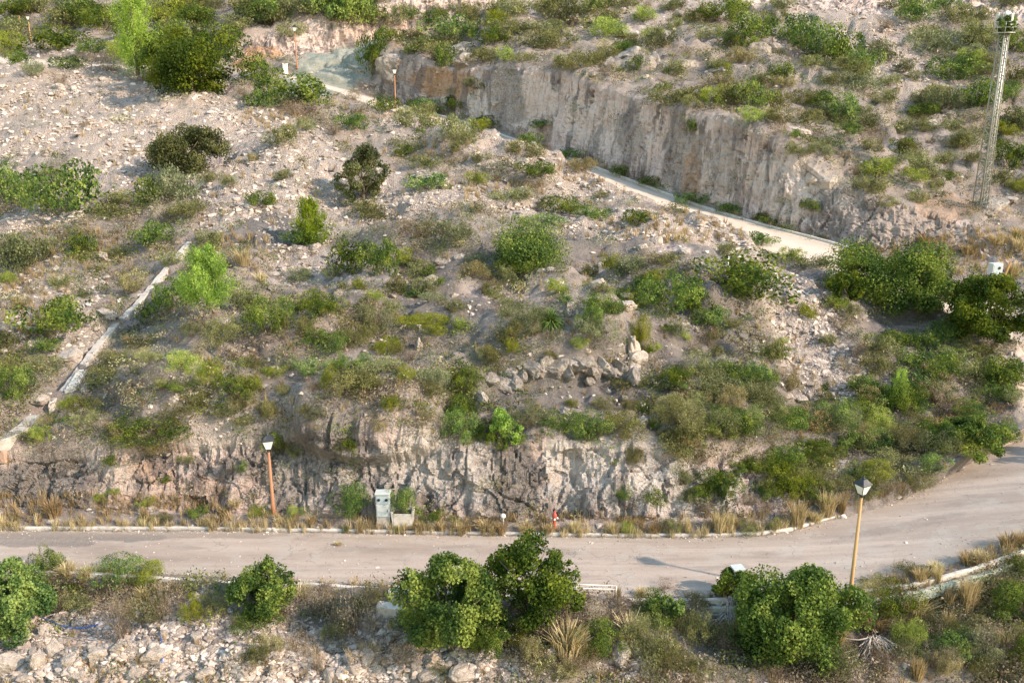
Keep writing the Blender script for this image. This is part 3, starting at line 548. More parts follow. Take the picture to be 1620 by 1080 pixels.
def geo(style, v, fine):
    k = (style, v, fine)
    if k not in GEO:
        rng = np.random.default_rng(100 + v * 7 + (50 if fine else 0) + ord(style)); q = 2.4 if fine else 1; z = .62 if fine else 1
        if style == 'r': g_ = crown(int(3000 * q), .08 * z, rng, 9 + v % 3 * 2, 1.5, .1, gap=.34, rough=.25, lob=(.28, .45), spread=.7); tw = twigs(14, rng)
        elif style == 's': g_ = crown(int(3000 * q), .1 * z, rng, 8 + v % 4, 2.6, .8, gap=.36, rough=.34); tw = twigs(22, rng, w=.014)
        elif style == 'b': g_ = crown(int(1100 * q), .11 * z, rng, 7, 4.0, .6, gap=.48, rough=.7); tw = twigs(70, rng, w=.012)
        elif style == 't': g_ = grass_geo(int(150 * (1.8 if fine else 1)), rng, .022); tw = None
        elif style == 'p': g_ = pine_crown(int(2600 * q), .1 * z, rng, cone=.6); tw = twigs(10, rng)
        GEO[k] = (*g_, tw)
    return GEO[k]
def shrub_mesh(kind, v, fine):
    k = (kind, v, fine)
    if k not in MESH: MESH[k] = plant_mesh(STY[kind][0], kind, *geo(STY[kind][2], v, fine))
    return MESH[k]
NSH = {}
def stand(px, pyb, wpx, hpx):
    h_ = hit(px, pyb - hpx * .12)
    if h_ is None: return None
    p, n, dep = h_; s = dep / F; r = wpx * s / 2; th = math.atan2(H - p.z, p.y); sl = max(0, .16)
    ap = hpx * s; rs_ = r * math.sin(max(0, th)); hh = max(math.sqrt(max(0, (.88 * ap - rs_ * .6) ** 2 - (rs_ * .7) ** 2)) / max(.5, math.cos(th)), ap * .5)
    x, y = p.x * (1 + r * .6 / p.y), p.y + r * .6; z = drop(x, y)
    if abs(z - p.z) > 1.2: x, y, z = p.x, p.y, p.z
    return x, y, z, r, hh, dep
def shrub(px, pyb, wpx, hpx, kind, label=None):
    q = stand(px, pyb + .1 * hpx, wpx, hpx)
    if q is None: return
    x, y, z, r, hh, dep = q; v = NSH.get(kind, 0); NSH[kind] = v + 1
    me = shrub_mesh(kind, v % 5, dep < 42 and wpx > 18)
    o = bpy.data.objects.new(STY[kind][0], me); link(o); r *= 1.12; hh = max(hh * 1.1, hpx * dep / F * .68); o.location = (x, y, z - .04 * hh); o.rotation_euler = (0, 0, random.uniform(0, 6.28))
    o.scale = (r, r * random.uniform(.8, 1.0), hh * 1.0)
    if STY[kind][2] == 't': o.scale = (r * 1.4, r * 1.4, hh * 1.1)
    sz = 'tiny ' if r < .3 else 'small ' if r < .55 else 'large ' if r > 1.5 else ''; sh = 'tall ' if hpx > wpx * 1.15 and kind != 'T' else 'wide ' if wpx > hpx * 2.1 else ''
    tag(o, cat='shrub' if kind not in 'TP' else ('grass clump' if kind == 'T' else 'tree'), group={'r': 'evergreen shrubs of the hillside', 's': 'scrub bushes of the hillside', 'b': 'dry bushes of the hillside', 't': 'grass clumps by the road', 'p': 'pine saplings'}[STY[kind][2]])
    if label: o['label'] = label
    else: later(o, (sz or sh) + STY[kind][1], px, pyb - hpx / 2)
    return o
def tree(px, pyb, wpx, hpx, kind, label, style='r', n=14000, leaf=.075, lobes=16, name='tree', trunk=.07, gap=.46, cat='tree', cone=.75, hole=None, yo=0, spread=.8, lob=(.2, .34)):
    x, y, z, r, hh, dep = stand(px, pyb + .16 * hpx, wpx, hpx); y += yo; x *= 1 + yo / y; z = drop(x, y) if yo else z
    rng = np.random.default_rng(int(px * 7 + pyb)); t = empty(name, (x, y, z - .05), label=label, cat=cat)
    r *= .95; R = (r, r * .9, hh)
    if style == 'r': g_ = crown(int(n * 1.45), leaf * 1.05, rng, int(lobes * 1.5), 1.35, .1, R, gap=gap, lob=lob, spread=spread, rough=.52, jit=.85)
    else: R = (r * 1.15, r * 1.15, hh); g_ = pine_crown(n, leaf, rng, R, cone, 8)
    me = np_mesh('crown', g_[0], g_[1], [LM[kind]], False, {'rnd': ('FACE', g_[2])}); link(bpy.data.objects.new('crown', me), t)
    mb = MB(); top = .6 if style == 'r' else .95
    mb.tube([(0, 0, -.3), (.03 * r, 0, hh * .25), (-.02 * r, .03 * r, hh * .5), (.0, 0, hh * top)], [trunk * 1.3, trunk, trunk * .7, trunk * .25], 8)
    for k in range(9):
        a = k * 2.4; q = rng.uniform(.45, .8); h1 = rng.uniform(.08, .45) * hh
        mb.tube([(0, 0, h1), (math.cos(a) * q * r * .45, math.sin(a) * q * r * .45, h1 + hh * .16), (math.cos(a) * q * r, math.sin(a) * q * r, min(h1 + hh * .4, hh * .85))], [trunk * .55, trunk * .35, trunk * .12], 6)
    mb.build('trunk', M['bark'], t); return t
TILE = {1: (0, 0), 2: (540, 0), 3: (1080, 0), 4: (0, 360), 5: (540, 360), 6: (1080, 360), 7: (0, 720), 8: (540, 720), 9: (1080, 720)}
SH = {1: """1050,220,240,110,D;120,90,200,60,G;270,250,260,100,D;40,260,120,100,L;330,150,200,90,O;600,270,150,80,L;840,90,130,90,S;1230,110,250,110,O;1450,100,160,80,O;1000,60,160,70,O;450,90,150,60,O;450,290,150,70,D;160,370,90,60,S;290,420,80,80,B;
1250,430,160,130,D;1400,520,340,140,G;1265,530,110,80,D;1400,575,200,80,B;1350,700,150,90,O;1450,640,90,60,O;860,985,220,165,S;330,1030,340,250,G;70,980,180,170,G;1245,1010,120,80,D;1590,660,90,60,B;1340,860,90,50,O;1090,900,80,50,O;640,1000,200,70,O;560,1050,200,60,O;
900,1060,180,70,O;520,350,200,60,B;750,110,120,60,O;200,40,180,50,O;1120,170,140,60,O;700,400,160,50,B;90,300,110,60,D;340,330,160,60,D;1180,480,120,70,B;1530,30,150,50,O;1380,170,120,60,O;1200,770,60,40,Y;400,20,120,30,G;1000,880,100,50,O;250,860,120,50,O;720,960,120,110,D""",
2: """545,195,230,110,G;800,80,170,75,O;740,135,120,75,L;1100,135,260,130,O;150,345,120,175,D;230,215,150,65,G;450,310,220,90,O;720,235,150,80,D;980,255,220,95,O;900,185,160,60,O;1250,185,180,85,L;1520,245,170,100,S;1580,140,80,50,O;1350,45,120,50,O;1110,345,150,80,O;
690,315,150,60,O;490,335,95,105,D;1560,545,250,80,O;540,515,120,60,D;420,525,200,60,D;50,645,130,75,D;200,545,130,70,G;360,630,190,110,O;400,565,120,70,O;560,695,170,140,O;660,645,90,65,L;290,755,80,60,G;410,795,130,55,O;400,910,200,85,G;650,895,110,60,L;540,735,60,50,O;
870,755,160,75,O;940,885,150,75,D;1150,835,120,65,Y;820,975,200,65,O;1230,945,60,35,O;1050,1025,200,85,G;1200,1045,160,65,G;1420,1060,140,70,G;150,1065,180,90,O;890,680,110,60,D;680,610,120,55,D;930,1085,240,55,G;1190,100,140,70,G;1380,230,90,60,O;640,420,110,50,S;
1020,60,120,60,O;600,60,100,50,O;860,300,100,40,O;1470,190,90,50,L;500,850,60,60,B;700,780,80,40,B;60,480,80,60,B;330,270,80,50,D;780,300,90,60,L;1000,180,120,60,S;1430,110,110,60,L;1560,60,100,50,S;1280,120,120,60,O;950,650,100,40,D;1080,760,110,50,D;1330,830,120,50,D;1470,880,110,50,D;640,800,60,50,O""",
3: """180,135,200,85,G;330,195,200,115,G;520,230,180,130,G;650,300,200,160,G;740,320,200,150,G;840,355,140,120,G;130,195,120,60,O;280,305,120,65,Y;410,135,150,75,O;950,305,160,95,S;1050,355,90,60,S;1100,395,70,50,S;960,150,110,60,B;1090,135,180,95,G;1150,210,140,70,O;
1190,295,220,110,S;1300,405,240,110,G;1400,530,200,140,D;1250,545,160,95,S;1560,60,160,80,O;1580,265,150,100,G;1590,420,120,90,O;1050,65,160,70,O;1300,125,160,80,O;1380,215,120,90,O;1580,640,170,120,K;1560,800,150,115,G;1330,705,110,65,S;1240,785,90,60,O;1050,725,110,55,G;
1050,645,80,70,O;1180,525,170,85,O;960,505,120,65,O;850,450,170,90,S;560,505,140,65,O;740,600,180,130,G;650,530,140,85,G;340,530,170,115,G;240,530,170,110,O;420,520,130,90,O;320,585,120,65,L;460,605,120,70,O;590,605,150,70,O;780,645,100,55,G;620,705,130,65,O;520,805,70,60,O;
650,755,100,60,S;870,965,160,85,O;930,855,160,85,L;1090,885,130,65,L;960,1000,110,50,O;1200,905,90,50,O;1110,965,100,50,O;50,665,60,55,D;370,415,90,50,O;200,395,90,45,O;40,545,80,60,O;620,355,150,70,O;600,1075,85,60,G;60,965,160,60,D;220,1000,150,50,D;400,1055,120,50,D;580,815,70,50,O;
470,60,150,60,O;60,120,110,60,O;260,60,120,50,L;1230,60,140,60,G;1350,320,120,70,L;1480,330,110,60,O;1280,640,90,60,O;1380,780,80,50,O;1150,640,100,60,O;850,560,100,50,O;900,740,100,60,O;760,780,90,50,B;820,850,90,50,B;1010,800,90,45,S;1260,860,90,50,G;1500,880,90,60,O;1590,930,90,60,L;980,420,100,50,O;470,430,120,50,Y;700,420,110,50,O;1100,560,100,50,G""",
4: """90,240,220,190,K;390,160,140,95,G;720,115,150,115,D;640,310,120,110,Y;290,550,290,190,G;700,450,95,90,D;830,420,180,150,D;1140,390,120,95,O;1290,600,250,180,G;1530,435,170,130,G;1060,580,180,125,O;920,525,120,75,S;1130,840,200,115,G;880,750,150,115,L;1020,795,140,95,L;
1290,735,120,65,L;850,830,160,65,G;560,650,170,85,O;520,770,160,85,O;400,870,120,75,O;60,730,200,120,O;60,910,200,180,G;200,690,150,85,O;20,610,120,85,K;230,630,170,65,D;260,925,140,65,Y;420,945,130,55,O;720,980,310,140,D;750,1055,160,75,Y;880,1010,150,65,O;560,1055,85,90,Y;
200,1065,90,85,L;520,990,120,85,B;1160,905,130,65,Y;1280,905,70,60,Y;1480,715,170,85,G;1560,790,75,95,L;1590,610,120,95,G;1450,545,110,80,O;990,115,140,85,O;1160,225,120,100,T;100,395,80,65,Y;400,335,90,50,S;600,250,120,60,B;1450,95,160,95,D;1420,260,110,60,O;1590,240,100,60,O;
300,300,100,70,O;1280,1040,120,90,O;460,230,100,60,B;240,120,90,70,O;150,320,90,60,B;820,200,80,70,O;700,560,110,70,B;620,560,90,50,T;960,640,110,80,B;1380,640,100,60,B;640,830,90,60,B;470,690,90,60,B;1180,780,110,70,L;950,860,110,60,O;330,880,90,60,L;1080,960,100,60,O;940,270,100,60,O;1240,280,90,60,T;30,280,80,60,L;120,150,90,60,G;560,150,90,60,O;720,700,120,70,O;790,790,110,60,O;690,640,90,60,Y;100,810,90,60,O;110,1070,110,60,O;1010,700,90,60,L;1200,680,110,60,O;1350,800,90,50,O""",
5: """60,230,190,150,D;180,230,160,175,G;270,200,120,85,L;370,110,200,90,B;340,205,100,55,O;540,110,170,90,S;780,245,110,65,L;880,215,90,65,L;620,260,130,85,Y;90,295,75,55,L;150,355,85,50,L;330,335,110,65,G;470,285,60,40,G;440,365,110,55,S;730,345,80,60,O;160,540,200,140,S;
380,500,220,95,L;450,545,110,65,L;40,590,150,115,O;210,600,120,85,L;850,530,190,140,S;800,615,110,75,L;680,640,75,55,Y;1370,265,150,95,S;1440,320,130,75,G;1540,410,260,190,D;1240,440,160,125,G;1180,510,120,125,G;1200,640,180,115,S;1420,590,100,150,L;1480,605,65,45,L;1450,185,120,60,B;
60,840,260,155,O;190,700,200,85,O;300,735,85,65,L;440,790,140,115,S;600,805,170,105,D;560,920,150,130,D;560,1070,190,165,D;690,1040,120,115,D;880,945,180,95,S;1050,1060,170,130,G;1180,1045,200,135,G;1330,1060,180,135,O;1440,895,100,80,G;1500,965,80,55,G;1570,900,150,105,Y;
1590,800,120,55,G;240,910,80,85,L;180,1000,75,55,Y;1090,860,55,45,L;1330,800,80,50,O;640,180,90,60,S;230,420,120,80,O;120,420,100,80,B;540,400,90,50,O;560,490,70,60,L;620,750,100,60,B;990,560,90,50,B;1130,590,80,50,L;1110,740,60,50,B;900,960,70,70,B;1240,880,100,60,O;1370,880,90,60,O;1540,200,130,70,O;700,300,90,60,B;260,600,90,60,O;1000,640,80,40,O;330,640,100,70,B;1480,760,90,50,S;90,680,120,70,G;140,780,120,80,O;400,940,70,50,Y""",
6: """290,370,420,220,G;120,480,160,85,D;40,410,150,140,D;520,165,110,65,L;640,200,150,65,O;370,90,150,65,G;210,135,80,50,O;590,435,85,75,L;730,410,110,65,L;740,510,150,75,B;680,575,90,55,O;1270,550,110,120,O;440,630,130,65,G;500,800,95,85,Y;240,485,85,55,O;930,640,140,115,O;
1100,670,180,95,G;1300,720,200,130,O;1420,700,160,110,O;1180,750,100,85,R;1330,880,110,75,R;1480,900,100,65,R;900,730,150,95,O;850,810,130,95,O;960,880,150,105,G;1200,840,140,85,O;1480,790,170,140,G;1530,1050,120,90,G;820,910,130,95,D;850,1080,220,150,G;1050,1090,150,80,O;
700,1000,240,130,S;500,1010,180,110,D;600,940,220,85,S;160,1010,260,150,D;120,820,250,130,S;330,860,220,125,S;300,1080,260,110,S;40,1075,130,90,O;600,1080,160,80,D;1000,560,160,90,D;1120,590,150,100,G;1210,560,140,120,D;1380,640,160,80,O;1300,620,140,70,L;1060,760,120,80,B;820,620,120,90,B;
1130,960,150,90,O;1240,980,140,90,R;1400,860,110,70,O;1100,880,110,80,D;960,990,140,90,O;1190,1070,140,100,D;780,700,110,70,B;700,850,90,60,O;430,930,120,80,O;230,920,120,80,O;640,420,80,50,B;780,460,90,60,O;1570,850,90,70,O;1540,950,100,70,B;80,940,110,70,G;470,730,80,60,B;1030,660,100,70,B;220,760,100,60,O;350,200,80,40,B;1480,130,120,60,T;1350,150,130,70,T;1220,190,110,60,T;1560,250,90,90,T;1150,130,110,60,T;1590,140,100,90,T;1300,230,90,50,T;1580,60,90,60,T""",
7: """240,620,150,130,G;580,650,230,130,G;720,640,150,110,L;330,720,110,90,Y;400,750,160,90,O;590,880,150,240,B;700,810,180,130,O;790,800,160,200,B;915,800,95,115,L;1010,770,130,105,O;1230,870,200,90,G;1220,1000,100,115,O;1380,960,160,160,B;1510,800,200,160,B;1590,910,110,100,O;
1500,1045,110,150,B;1440,900,120,90,B;490,255,65,45,L;540,215,55,38,L;700,275,80,50,L;940,315,110,65,G;1240,295,120,55,L;1410,305,100,60,L;790,145,50,40,D;530,90,65,55,D;1160,150,60,50,G;1110,120,60,40,B;1400,30,70,50,O;330,650,120,90,T;420,600,90,70,T;960,780,90,60,B;1120,840,110,90,B;1300,960,110,90,Y;1540,700,150,70,B;300,750,110,90,B;100,650,110,80,B;690,700,100,90,T;1430,690,140,60,T;220,80,60,40,B;640,30,90,50,O;900,40,90,50,O;70,330,60,80,T;260,310,150,110,T;400,345,50,70,T;580,340,70,80,T;700,330,60,60,T;780,330,70,70,T;1000,340,60,80,T;1060,300,80,60,T;1120,290,90,60,T;1340,330,80,60,T;1480,340,60,80,T;1550,340,60,80,T""",
8: """60,335,150,150,D;450,325,180,65,G;1390,80,75,85,O;1340,275,75,65,D;1470,325,115,85,G;60,910,250,290,B;330,880,150,110,G;1520,820,170,165,G;1250,840,190,120,B;850,930,120,90,L;910,1010,100,130,Y;1050,940,150,100,B;1200,920,150,110,B;1450,1010,250,210,O;1100,1080,200,120,B;
1300,1060,160,110,B;1560,1060,160,120,O;970,880,110,80,B;240,650,60,50,B;1340,760,140,90,B;1420,780,130,100,O;180,700,120,60,B;1540,650,110,60,B;60,800,120,90,B;170,870,110,90,B;120,760,120,90,O;150,375,80,70,T;260,370,30,60,T;370,375,80,80,T;470,375,50,80,T;575,380,80,90,T;690,380,100,110,T;760,385,80,80,T;880,385,100,90,T;980,385,90,80,T;1105,385,60,100,T;1210,385,100,120,T;1290,385,110,110,T;1360,385,80,110,T;1480,385,90,90,T;1560,385,70,130,T;270,620,30,40,T;1310,680,50,70,T;1420,670,60,50,T;20,370,40,60,T""",
9: """100,225,180,105,G;330,140,150,85,G;600,225,200,105,G;740,190,150,90,O;1000,90,260,110,O;1100,205,160,100,O;1310,70,250,120,L;1110,705,80,100,T;1190,695,60,90,T;1340,770,110,210,T;1260,750,60,100,T;1090,590,150,70,O;1200,560,90,60,T;1350,530,110,80,T;1410,520,100,70,T;1540,450,110,90,T;
1600,440,90,90,T;1560,750,150,115,O;1600,600,90,110,G;1060,940,130,150,L;880,770,150,95,Y;1380,870,160,90,O;1520,970,100,110,T;1350,1050,160,125,O;1240,1080,110,110,Y;1110,1080,90,120,T;60,910,160,170,O;50,1075,160,110,O;700,1075,160,90,O;20,380,40,100,T;170,385,90,130,T;220,370,60,110,T;
540,355,100,140,T;680,305,100,130,T;750,290,65,95,T;430,370,70,70,O;300,385,90,70,O;620,330,80,60,T;960,240,110,100,B;300,260,120,80,B;420,200,110,80,O;500,160,120,80,O;200,180,110,80,D;30,250,90,70,O;860,240,110,70,O;250,100,110,60,D;450,110,130,80,L;640,110,140,80,O;830,130,140,80,G;1180,100,130,90,G;920,160,110,70,B;400,290,110,70,B;110,300,100,80,B;1450,700,110,100,B;1500,820,130,100,G;960,860,130,100,B;1180,880,140,110,B;1270,900,90,100,O;1100,820,130,90,B;1450,960,120,90,B;1190,1000,120,100,B;840,860,120,90,B;1020,780,120,80,B;60,760,120,80,O;160,860,90,80,B;860,610,50,30,O;930,600,60,40,O;1160,590,60,60,T;1600,900,90,100,O;1440,790,110,90,O;1250,850,70,110,T"""}
for tl, txt in SH.items():
    ox, oy = TILE[tl]
    for e in txt.replace('\n', '').split(';'):
        a = e.split(','); cx, b, ww, hh = [float(v) / 3 for v in a[:4]]
        if a[4] == 'T' and tl in (7, 8) and b < 135:
            q = random.random()
            if q < .25: continue
            if q < .5: a[4] = random.choice('OLYBO'); hh *= .7
            hh *= random.uniform(.6, 1.05); ww *= random.uniform(.7, 1.4)
        shrub(ox + cx, oy + b, ww, hh, a[4])
# denser cover where the photo has it: the right flank above the bend, and the band beyond the top track
rq = random.Random(31)
for k in range(95):
    a = rq.uniform(1060, 1600); b = rq.uniform(600, 805)
    if b > float(np.interp(a, [q[0] for q in ROAD_FAR], [q[1] for q in ROAD_FAR])) - 22 or (1220 < a < 1330 and b < 670): continue
    w_ = rq.uniform(34, 66); shrub(a, b, w_, w_ * rq.uniform(.6, .85), rq.choice('GDDOGBODYLSRD'))
for k in range(34):
    a = rq.uniform(0, 640); b = rq.uniform(5, 78 if a < 380 else 40)
    w_ = rq.uniform(34, 75); shrub(a, b, w_, w_ * rq.uniform(.45, .65), rq.choice('GDOGOSDL'))
for k in range(40):
    a = rq.uniform(1150, 1610); b = rq.uniform(20, 330)
    if b > 215 + (a - 1200) * .3 or (b < 70 and a < 1440) or abs((a - 1300) * .75 - b) < 60 and b < 150: continue
    w_ = rq.uniform(24, 52); shrub(a, b, w_, w_ * rq.uniform(.45, .65), rq.choice('GDOGOSOL'))
for k in range(110):
    a = rq.uniform(380, 1250); b = rq.uniform(430, 720)
    if not (-.06 * a + 480 < b) or abs(a - 700) < 70 and 500 < b < 590 or 800 < a < 1010 and 555 < b < 660: continue
    w_ = rq.uniform(16, 40); shrub(a, b, w_, w_ * rq.uniform(.65, .95), rq.choice('OGSLODBOG'))
for k in range(70):
    a = rq.uniform(640, 1200); b = rq.uniform(15, 215)
    if b > 85 + (a - 700) * .2: continue
    w_ = rq.uniform(18, 42); shrub(a, b, w_, w_ * rq.uniform(.5, .75), rq.choice('OGSLODBO'))
for k in range(60):
    a = rq.uniform(580, 1620); b = rq.uniform(985, 1085); w_ = rq.uniform(30, 75); shrub(a, b, w_, w_ * rq.uniform(.6, 1.0), rq.choice('BBBOSYTBD'))
# trees and the big bushes
tree(219, 118, 96, 150, 'P', 'tall bright yellow-green pine at the top left beside the darker round tree', 'p', 16000, .2, name='pine_tree', trunk=.2, cone=.55)
tree(302, 148, 150, 105, 'D', 'large dark green spreading tree at the top left, right of the tall pine', n=16000, leaf=.19, lobes=20, trunk=.2)
tree(265, 120, 60, 62, 'G', 'mid-green tree between the tall pine and the large dark tree', n=6000, leaf=.17, trunk=.12)
tree(296, 275, 118, 82, 'K', 'big round grey-green bush standing alone on the pale scree', n=15000, leaf=.13, lobes=18, trunk=.15, name='round_bush', cat='bush', gap=.35)
tree(575, 325, 82, 100, 'K', 'tall dark olive bush left of the gravel mound under the upper road', n=9000, leaf=.12, lobes=12, trunk=.1, name='olive_tree')
tree(492, 388, 66, 88, 'P', 'small bright pine at the edge of the scree in the left middle', 'p', 9000, .12, name='pine_tree', trunk=.08, cone=.7)
tree(332, 505, 92, 118, 'P', 'lime-green pine right of the concrete channel on the left slope', 'p', 15000, .11, name='pine_tree', trunk=.1, cone=.5)
tree(838, 423, 102, 78, 'G', 'dense round bright green bush alone in the middle of the slope', n=17000, leaf=.085, lobes=16, name='round_bush', cat='bush', gap=.12, lob=(.4, .5), spread=.5)
tree(1400, 505, 175, 118, 'D', 'big dark green thicket at the near end of the upper road', n=26000, leaf=.11, lobes=26, trunk=.06, gap=.28)
tree(1338, 490, 60, 60, 'D', 'lower left lobe of green thicket growing between gravel bank and big thicket', n=8000, leaf=.11, lobes=12, trunk=.05, name='evergreen_shrub', cat='bush')
tree(1558, 548, 130, 122, 'D', 'dark green dense tree at the right edge above the hairpin', n=22000, leaf=.11, lobes=22, trunk=.06, gap=.28)
tree(1480, 500, 80, 70, 'G', 'green bush filling the gap between big thicket and right-edge tree', n=9000, leaf=.11, lobes=12, trunk=.05, cat='bush')
tree(1418, 652, 42, 78, 'P', 'lime-coloured pine sapling above the hairpin bend', 'p', 5000, .07, name='pine_sapling', trunk=.05, cone=.6)
tree(797, 712, 52, 62, 'P', 'bright lime bush just above the lower rock face', 'r', 6000, .06, lobes=10, name='lime_bush', cat='bush', trunk=.04)
tree(1526, 722, 128, 70, 'G', 'bright green spiky bush at the inner edge of the hairpin', 'r', 11000, .075, lobes=14, name='spiky_bush', cat='bush', trunk=.05)
tree(24, 1022, 120, 134, 'G', 'large leafy tree in the near left corner beside the road', n=24000, leaf=.075, lobes=26, trunk=.1)
tree(425, 985, 98, 88, 'G', 'dense bright green roadside bush left of the fallen concrete beam', n=13000, leaf=.065, lobes=16, name='round_bush', cat='bush')
tree(714, 1058, 160, 180, 'G', 'leafy green tree below the road, left one of the touching pair', n=24000, leaf=.078, lobes=26, trunk=.09, gap=.46)
tree(836, 1006, 150, 166, 'D', 'taller open-topped tree rising over the road in front of the rail', n=15000, leaf=.078, lobes=24, trunk=.08, gap=.48, lob=(.2, .3), spread=.85)
tree(1250, 1060, 180, 176, 'D', 'biggest rounded roadside bush at the left of the tan lamp post', n=36000, leaf=.08, lobes=34, name='round_bush', cat='bush', trunk=.06, gap=.3)
tree(1160, 960, 66, 60, 'D', 'dark bushy shoot at the left side of the biggest roadside bush', n=6000, leaf=.07, lobes=10, name='evergreen_shrub', cat='bush')
tree(1052, 992, 52, 54, 'G', 'small upright bright bush between the rail and biggest roadside bush', n=5000, leaf=.06, lobes=9, name='evergreen_shrub', cat='bush')
for k, (px_, py_, w_, h_) in enumerate([(1760, 740, 90, 90)]):
    tree(px_, py_, w_, h_, 'D', 'dark tree outside the hairpin beyond the right edge', n=7000, leaf=.12, lobes=14)
# ---------------- rocks ----------------
def rock_geo(seed, n=3, flat=.8, cuts=9):
    bm = bmesh.new(); bmesh.ops.create_icosphere(bm, subdivisions=n, radius=1); rng = np.random.default_rng(seed)
    V = np.array([v.co[:] for v in bm.verts]); Fc = np.array([[v.index for v in f.verts] for f in bm.faces]); bm.free()
    for k in range(cuts):
        d = nrm(rng.normal(0, 1, 3)); o = rng.uniform(.55, .85); s = V @ d; V = V - np.maximum(s - o, 0)[:, None] * d * .92
    V = V * (1 + ridged(V + seed, 1.3, 4, seed)[:, None] * .2 + fbm(V + seed, 3.5, 3, 3)[:, None] * .12) * np.array([1, rng.uniform(.75, 1), flat])
    return V, Fc
RG = [rock_geo(40 + k, 4) for k in range(6)]; RM = {}
def boulder(px, pyb, wpx, hpx, pale_=True, label=None, name='boulder'):
    h_ = hit(px, pyb - hpx * .25)
    if h_ is None: return
    p, n, dep = h_; s = dep / F; r = wpx * s / 2; k = random.randrange(6); key = (k, pale_)
    if key not in RM: RM[key] = np_mesh(name, *RG[k], [M['pale_boulder' if pale_ else 'boulder']], False)
    o = link(bpy.data.objects.new(name, RM[key])); hz = max(hpx * s * .62, r * .4)
    o.location = (p.x, p.y + r * .25, p.z + hz * (.16 if pale_ else -.12)); o.rotation_euler = (random.uniform(-.25, .25), random.uniform(-.25, .25), random.uniform(0, 6.28)); o.scale = (r * (1.1 if pale_ else 1.35), r * random.uniform(.75, 1), hz)
    tag(o, cat='boulder', group='loose boulders')
    if label: o['label'] = label
    else: later(o, ('large ' if r > .9 else 'small ' if r < .35 else '') + ('pale limestone boulder' if pale_ else 'weathered grey boulder'), px, pyb - hpx / 2)
BO = {1: "590,330,120,90,g;280,430,60,40,p;880,540,80,40,g",
2: "1370,350,180,120,g;1290,330,110,80,g;1565,365,120,100,g;1480,300,90,70,g;1380,180,100,50,p;1150,110,120,50,p;610,330,160,110,g;730,500,50,30,p;200,210,90,50,g;1540,330,60,60,g;1200,360,80,30,g",
3: "360,265,90,95,g;450,255,110,70,g;30,330,130,70,g;170,340,130,50,g;560,645,120,45,p;1250,695,90,75,g;1480,1010,170,90,g;640,345,60,40,g;1130,790,70,50,p;1180,600,80,40,p;220,215,60,35,p;820,360,40,50,p;1010,720,60,35,p;1560,960,60,30,p;600,870,110,60,p;700,900,90,80,p;1420,20,50,30,p;330,60,60,40,p;60,100,80,50,p",
4: "260,225,70,55,p;330,645,130,75,p;380,610,60,40,p;190,835,100,55,p;850,275,55,32,p;1160,615,65,32,p;1090,675,70,50,p;400,785,45,35,p;780,415,45,45,g;1020,475,140,40,p;490,815,60,40,p;1290,305,45,35,p;500,430,110,45,p;480,160,70,50,p;270,260,55,35,p;1350,220,60,40,p;1500,110,55,40,p;1570,140,70,40,p;1210,410,60,40,p;1190,440,45,30,p;700,460,60,40,g;350,590,70,30,p;540,880,60,30,p;1260,770,55,35,p;1180,160,50,30,p;1300,240,60,35,p",
5: "1350,400,115,65,p;1360,345,105,50,g;1220,300,85,65,p;1230,195,60,40,p;410,265,85,40,p;1090,395,45,50,p;1080,420,60,40,p;1410,665,100,90,p;1380,605,65,110,p;370,600,60,90,p;1420,960,85,75,p;1060,895,60,50,p;480,815,55,35,p;1500,90,50,60,p;540,335,45,30,p;670,830,80,60,p;560,150,50,30,p;480,180,70,40,p;950,225,60,35,p;1000,215,50,30,p;110,610,50,40,g;700,740,70,40,g;1180,730,90,50,g;1430,110,60,40,p",
6: "560,375,45,50,p;280,535,65,65,g;340,530,60,50,g;330,605,65,60,g;320,690,90,95,g;335,560,60,45,g;550,830,90,45,p;500,820,60,40,p;470,850,50,40,p;740,920,80,60,p;1560,705,45,40,p;400,360,60,40,g;10,145,65,60,p;60,490,50,30,p;430,660,70,45,g;600,810,45,35,p;380,640,50,40,g;1320,340,40,30,p",
7: "210,870,65,85,p;40,1050,130,125,p;100,940,75,65,p;180,1030,70,115,p;120,1075,80,40,p;250,970,80,100,p;470,990,125,95,p;740,980,120,70,p;930,890,70,60,p;330,1010,80,80,p;970,1065,90,60,p;1140,1065,90,70,p;360,1075,90,60,p;640,1060,90,60,p;880,1075,90,50,p;430,920,60,40,p;560,930,70,50,p;800,910,60,40,p;690,900,50,40,p;1570,1070,90,70,p;1560,730,60,40,p;1030,900,60,40,g;850,850,50,30,p;150,960,50,50,p;300,900,60,40,p",
8: "990,1000,60,110,p;1330,1000,120,110,p;600,1075,170,75,p;270,870,55,60,p;230,900,60,50,p;120,980,90,60,p;250,960,100,70,g;350,1010,90,60,g;60,1040,90,60,p;180,1040,100,60,p;890,1020,60,40,p;700,1060,80,50,p;1190,760,120,50,p;420,1070,100,50,p",
9: "300,910,70,50,p;680,920,60,50,p;900,1060,70,40,p;1320,930,70,50,p;1290,880,50,40,p"}
for tl, txt in BO.items():
    ox, oy = TILE[tl]
    for e in txt.split(';'):
        a = e.split(','); cx, b, ww, hh = [float(v) / 3 for v in a[:4]]; boulder(ox + cx, oy + b, ww, hh, a[4] == 'p')
for x_, y_, w_, h_, lb in ((1002, 568, 26, 34, 'upright pale slab standing at the right end of the rock ledge'), (1000, 100, 70, 40, 'long pinkish-grey boulder, left of the pair on the hill'), (620, 120, 60, 50, 'grey outcrop at the left end of the upper cliff top'), (720, 100, 70, 40, 'dark grey outcrop over the ochre part of the upper cliff')):
    boulder(x_, y_, w_, h_, x_ == 1002, lb, 'rock_outcrop')
rr = random.Random(4)
